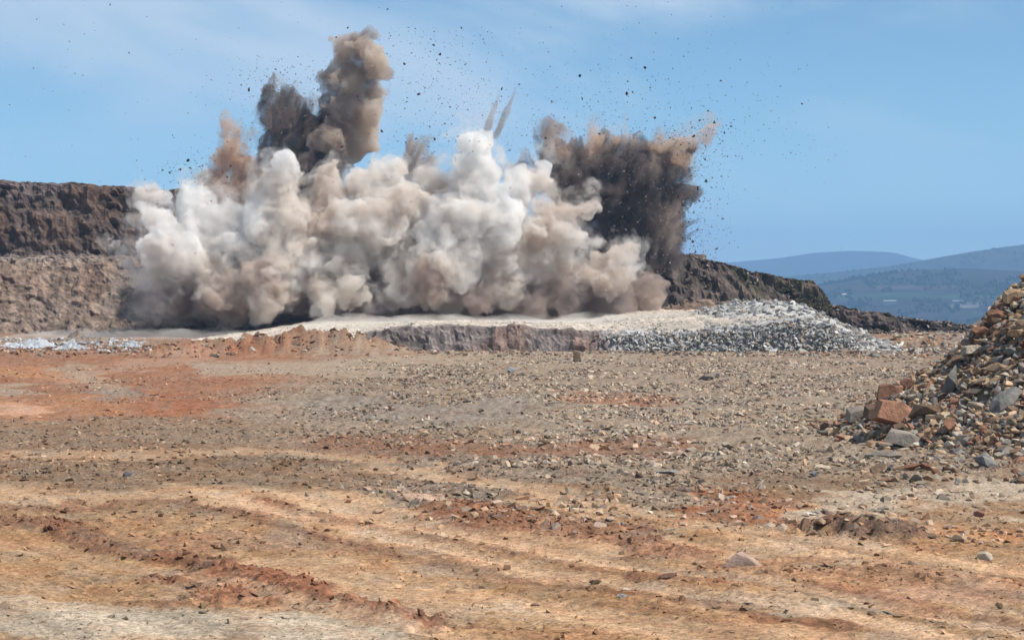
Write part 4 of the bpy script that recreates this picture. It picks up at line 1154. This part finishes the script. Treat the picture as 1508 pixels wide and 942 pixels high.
def jet_mesh(name, p0, p1, r0, r1, Y, seed):
    """A thin tapering jet of dust between two photo points, ragged along its length."""
    n, m_ = 36, 14
    a, b = np.array(at(p0[0], p0[1], Y)[:]), np.array(at(p1[0], p1[1], Y)[:])
    t = np.linspace(0, 1, n)[:, None]; ph = np.linspace(0, 2 * PI, m_, endpoint=False)[None]
    ax = (b - a) / np.linalg.norm(b - a); s1 = np.cross(ax, (0, 1, 0)); s1 /= np.linalg.norm(s1); s2 = np.cross(ax, s1)
    R = (r0 + (r1 - r0) * t) * Y / F * (np.sqrt(np.sin(PI * np.clip(t * 0.96 + 0.02, 0, 1))) * 0.6 + 0.4 * (1 - t ** 4))
    R = R * (1 + 0.45 * fbm(t * 6 + 0 * ph, np.cos(ph) * 1.2 + seed, np.sin(ph) * 1.2, seed, 3))
    bend = 0.25 * vnoise(t[:, 0] * 2.5 + seed, np.full(n, 0.5), seed=seed)
    c = a + (b - a) * t + s1 * bend[:, None] * t
    V = c[:, None, :] + R[..., None] * (np.cos(ph)[..., None] * s1 + np.sin(ph)[..., None] * s2)
    V = V.reshape(-1, 3)
    V = np.concatenate([V, a[None], b[None]])
    idx = np.arange(n * m_).reshape(n, m_); nx = np.roll(idx, -1, 1)
    quads = np.stack([idx[:-1], nx[:-1], nx[1:], idx[1:]], -1).reshape(-1, 4)
    tris = np.concatenate([np.stack([quads[:, 0], quads[:, 1], quads[:, 2]], -1), np.stack([quads[:, 0], quads[:, 2], quads[:, 3]], -1),
                           np.stack([np.full(m_, n * m_), nx[0], idx[0]], -1), np.stack([np.full(m_, n * m_ + 1), idx[-1], nx[-1]], -1)])
    me = mesh_np(name, V, tris, smooth=True)
    return me

for lab, p0, p1, sd_ in (('left one of two thin dark dust streaks above the pale column', (712, 205), (738, 130), 31),
                         ('right one of two thin dark dust streaks above the pale column', (728, 205), (765, 122), 33)):
    tag(make_obj('dust_jet', jet_mesh('dust_jet', p0, p1, 8, 1.6, 217, sd_), M_STREAK2), lab, 'dust jet', 'thin dust streaks above the pale column')

def streaks(parent, mat, lines, Y, seed):
    """Thin jets that shoot out of a plume's top, each a part of it."""
    for k_, (x0, y0, x1, y1, r0) in enumerate(lines):
        make_obj('dust_streak', jet_mesh('dust_streak', (x0, y0), (x1, y1), r0, 1.2, Y - 1.5 + (k_ % 3), seed + k_), mat).parent = parent
sr_ = np.random.default_rng(77)
streaks(FEATHER, M_DARKSTREAK, [(396 + 9 * k_, 190 + 6 * (k_ % 3), 392 + 12.5 * k_ + sr_.uniform(-4, 6), 112 + 5 * abs(k_ - 2) + sr_.uniform(-4, 14), 9 + 3 * (k_ % 2)) for k_ in range(9)], 220, 300)
streaks(SLANT, M_STREAKB, [(588 + 7 * k_, 258 + 3 * (k_ % 2), 612 + 8.5 * k_ + sr_.uniform(-4, 4), 186 + 7 * k_ + sr_.uniform(-6, 6), 6) for k_ in range(6)], 220, 330)
streaks(BIGDARK, M_DARKSTREAK, [(800 + 20 * k_, 245, 790 + 24 * k_ + sr_.uniform(-8, 8), 196 - (8 if k_ in (0, 6, 10) else 0) + sr_.uniform(-8, 14), 9) for k_ in range(11)], 222, 350)
streaks(BIGDARK, M_DARKSTREAK, [(985, 262 + 20 * k_, 1032 + sr_.uniform(-14, 12), 236 + 21 * k_ + sr_.uniform(-8, 8), 8) for k_ in range(6)], 223, 370)
streaks(TANRIM, M_TANSTREAK, [(990, 226, 1052, 180, 10), (1002, 222, 1046, 196, 9), (968, 222, 1012, 196, 8), (866, 215, 878, 178, 10), (880, 214, 898, 188, 8), (806, 212, 796, 178, 9), (818, 212, 822, 182, 8), (915, 214, 930, 140, 7), (922, 214, 920, 168, 7)], 220, 400)
streaks(TANJET, M_TANSTREAK, [(340, 230, 330, 168, 12), (352, 236, 346, 182, 10), (326, 262, 300, 240, 10), (312, 274, 262, 262, 8), (366, 250, 372, 210, 9)], 218, 420)

def skirt(label, x0, x1, y0, y1, z0, hgt, seed):
    """A thin layer of dust creeping over the ground, ragged on top."""
    nx, ny = int((x1 - x0) / 0.45), int((y1 - y0) / 0.7)
    X, Y = np.meshgrid(np.linspace(x0, x1, nx), np.linspace(y0, y1, ny), indexing='xy')
    u = (X - x0) / (x1 - x0); v = (Y - y0) / (y1 - y0)
    edge = sstep(0, 0.08, u) * sstep(1, 0.92, u) * sstep(0, 0.3, v) * sstep(1, 0.8, v)
    H = hgt * edge * (0.25 + 0.75 * (0.5 + 0.6 * fbm(X * 0.28, Y * 0.2, seed=seed, octaves=4)).clip(0, 1.6)) + 0.02
    top = np.stack([X.ravel(), Y.ravel(), (z0 + H).ravel()], -1)
    bot = np.stack([X.ravel(), Y.ravel(), np.full(X.size, z0 - 0.4)], -1)
    f = grid_faces(ny, nx); n = X.size
    idx = np.arange(n).reshape(ny, nx)
    ring = np.concatenate([idx[0, :-1], idx[:-1, -1], idx[-1, :0:-1], idx[:0:-1, 0]])
    nxt = np.roll(ring, -1)
    side = np.stack([ring + n, nxt + n, nxt, ring], -1)
    me = mesh_np('dust_cloud', np.concatenate([top, bot]), np.concatenate([f, f[:, ::-1] + n, side]), smooth=True)
    return tag(make_obj('dust_cloud', me, M_SKIRT), label, 'dust cloud', 'dust clouds of the blast')
skirt('low pale dust skirt drifting along the shelf top', -22, 24, 186, 212, 1.7, 1.1, 26)
skirt('low pale dust skirt along the foot of the cliff at left', -54, -18, 198, 216, 0.2, 0.8, 27)

cloud('faint dust veil spreading over the cliff left of the blast', [(205, 340, 26), (190, 375, 26), (215, 410, 34), (185, 430, 30), (225, 455, 28), (165, 460, 24), (195, 465, 20)], 210, M_VEIL, 40, kids=(7,), voxel=0.4, disp=0.6)
cloud('brown dust spread thin behind the small round lobes', [(775, 255, 22), (800, 268, 24), (760, 268, 20), (830, 282, 30), (840, 310, 30), (745, 258, 14)], 223, M_BACK, 41, kids=(8, 4), voxel=0.32, disp=0.5)

# ------------------------------------------------------------------ haze
bm = bmesh.new()
bmesh.ops.create_cube(bm, size=1.0)
hm = bpy.data.meshes.new('haze'); bm.to_mesh(hm); bm.free()
haze = bpy.data.objects.new('haze', hm); link(haze)
haze.location = (0, 5500, 115); haze.scale = (14000, 11600, 380)
M_HAZE = bpy.data.materials.new('haze_air'); M_HAZE.use_nodes = True
ht = M_HAZE.node_tree; ht.nodes.remove(ht.nodes['Principled BSDF'])
hv = ht.nodes.new('ShaderNodeVolumePrincipled')
hv.inputs['Color'].default_value = (0.36, 0.62, 1.0, 1); hv.inputs['Density'].default_value = 0.000175
ht.links.new(hv.outputs['Volume'], ht.nodes['Material Output'].inputs['Volume'])
hm.materials.append(M_HAZE)
tag(haze, kind='stuff')
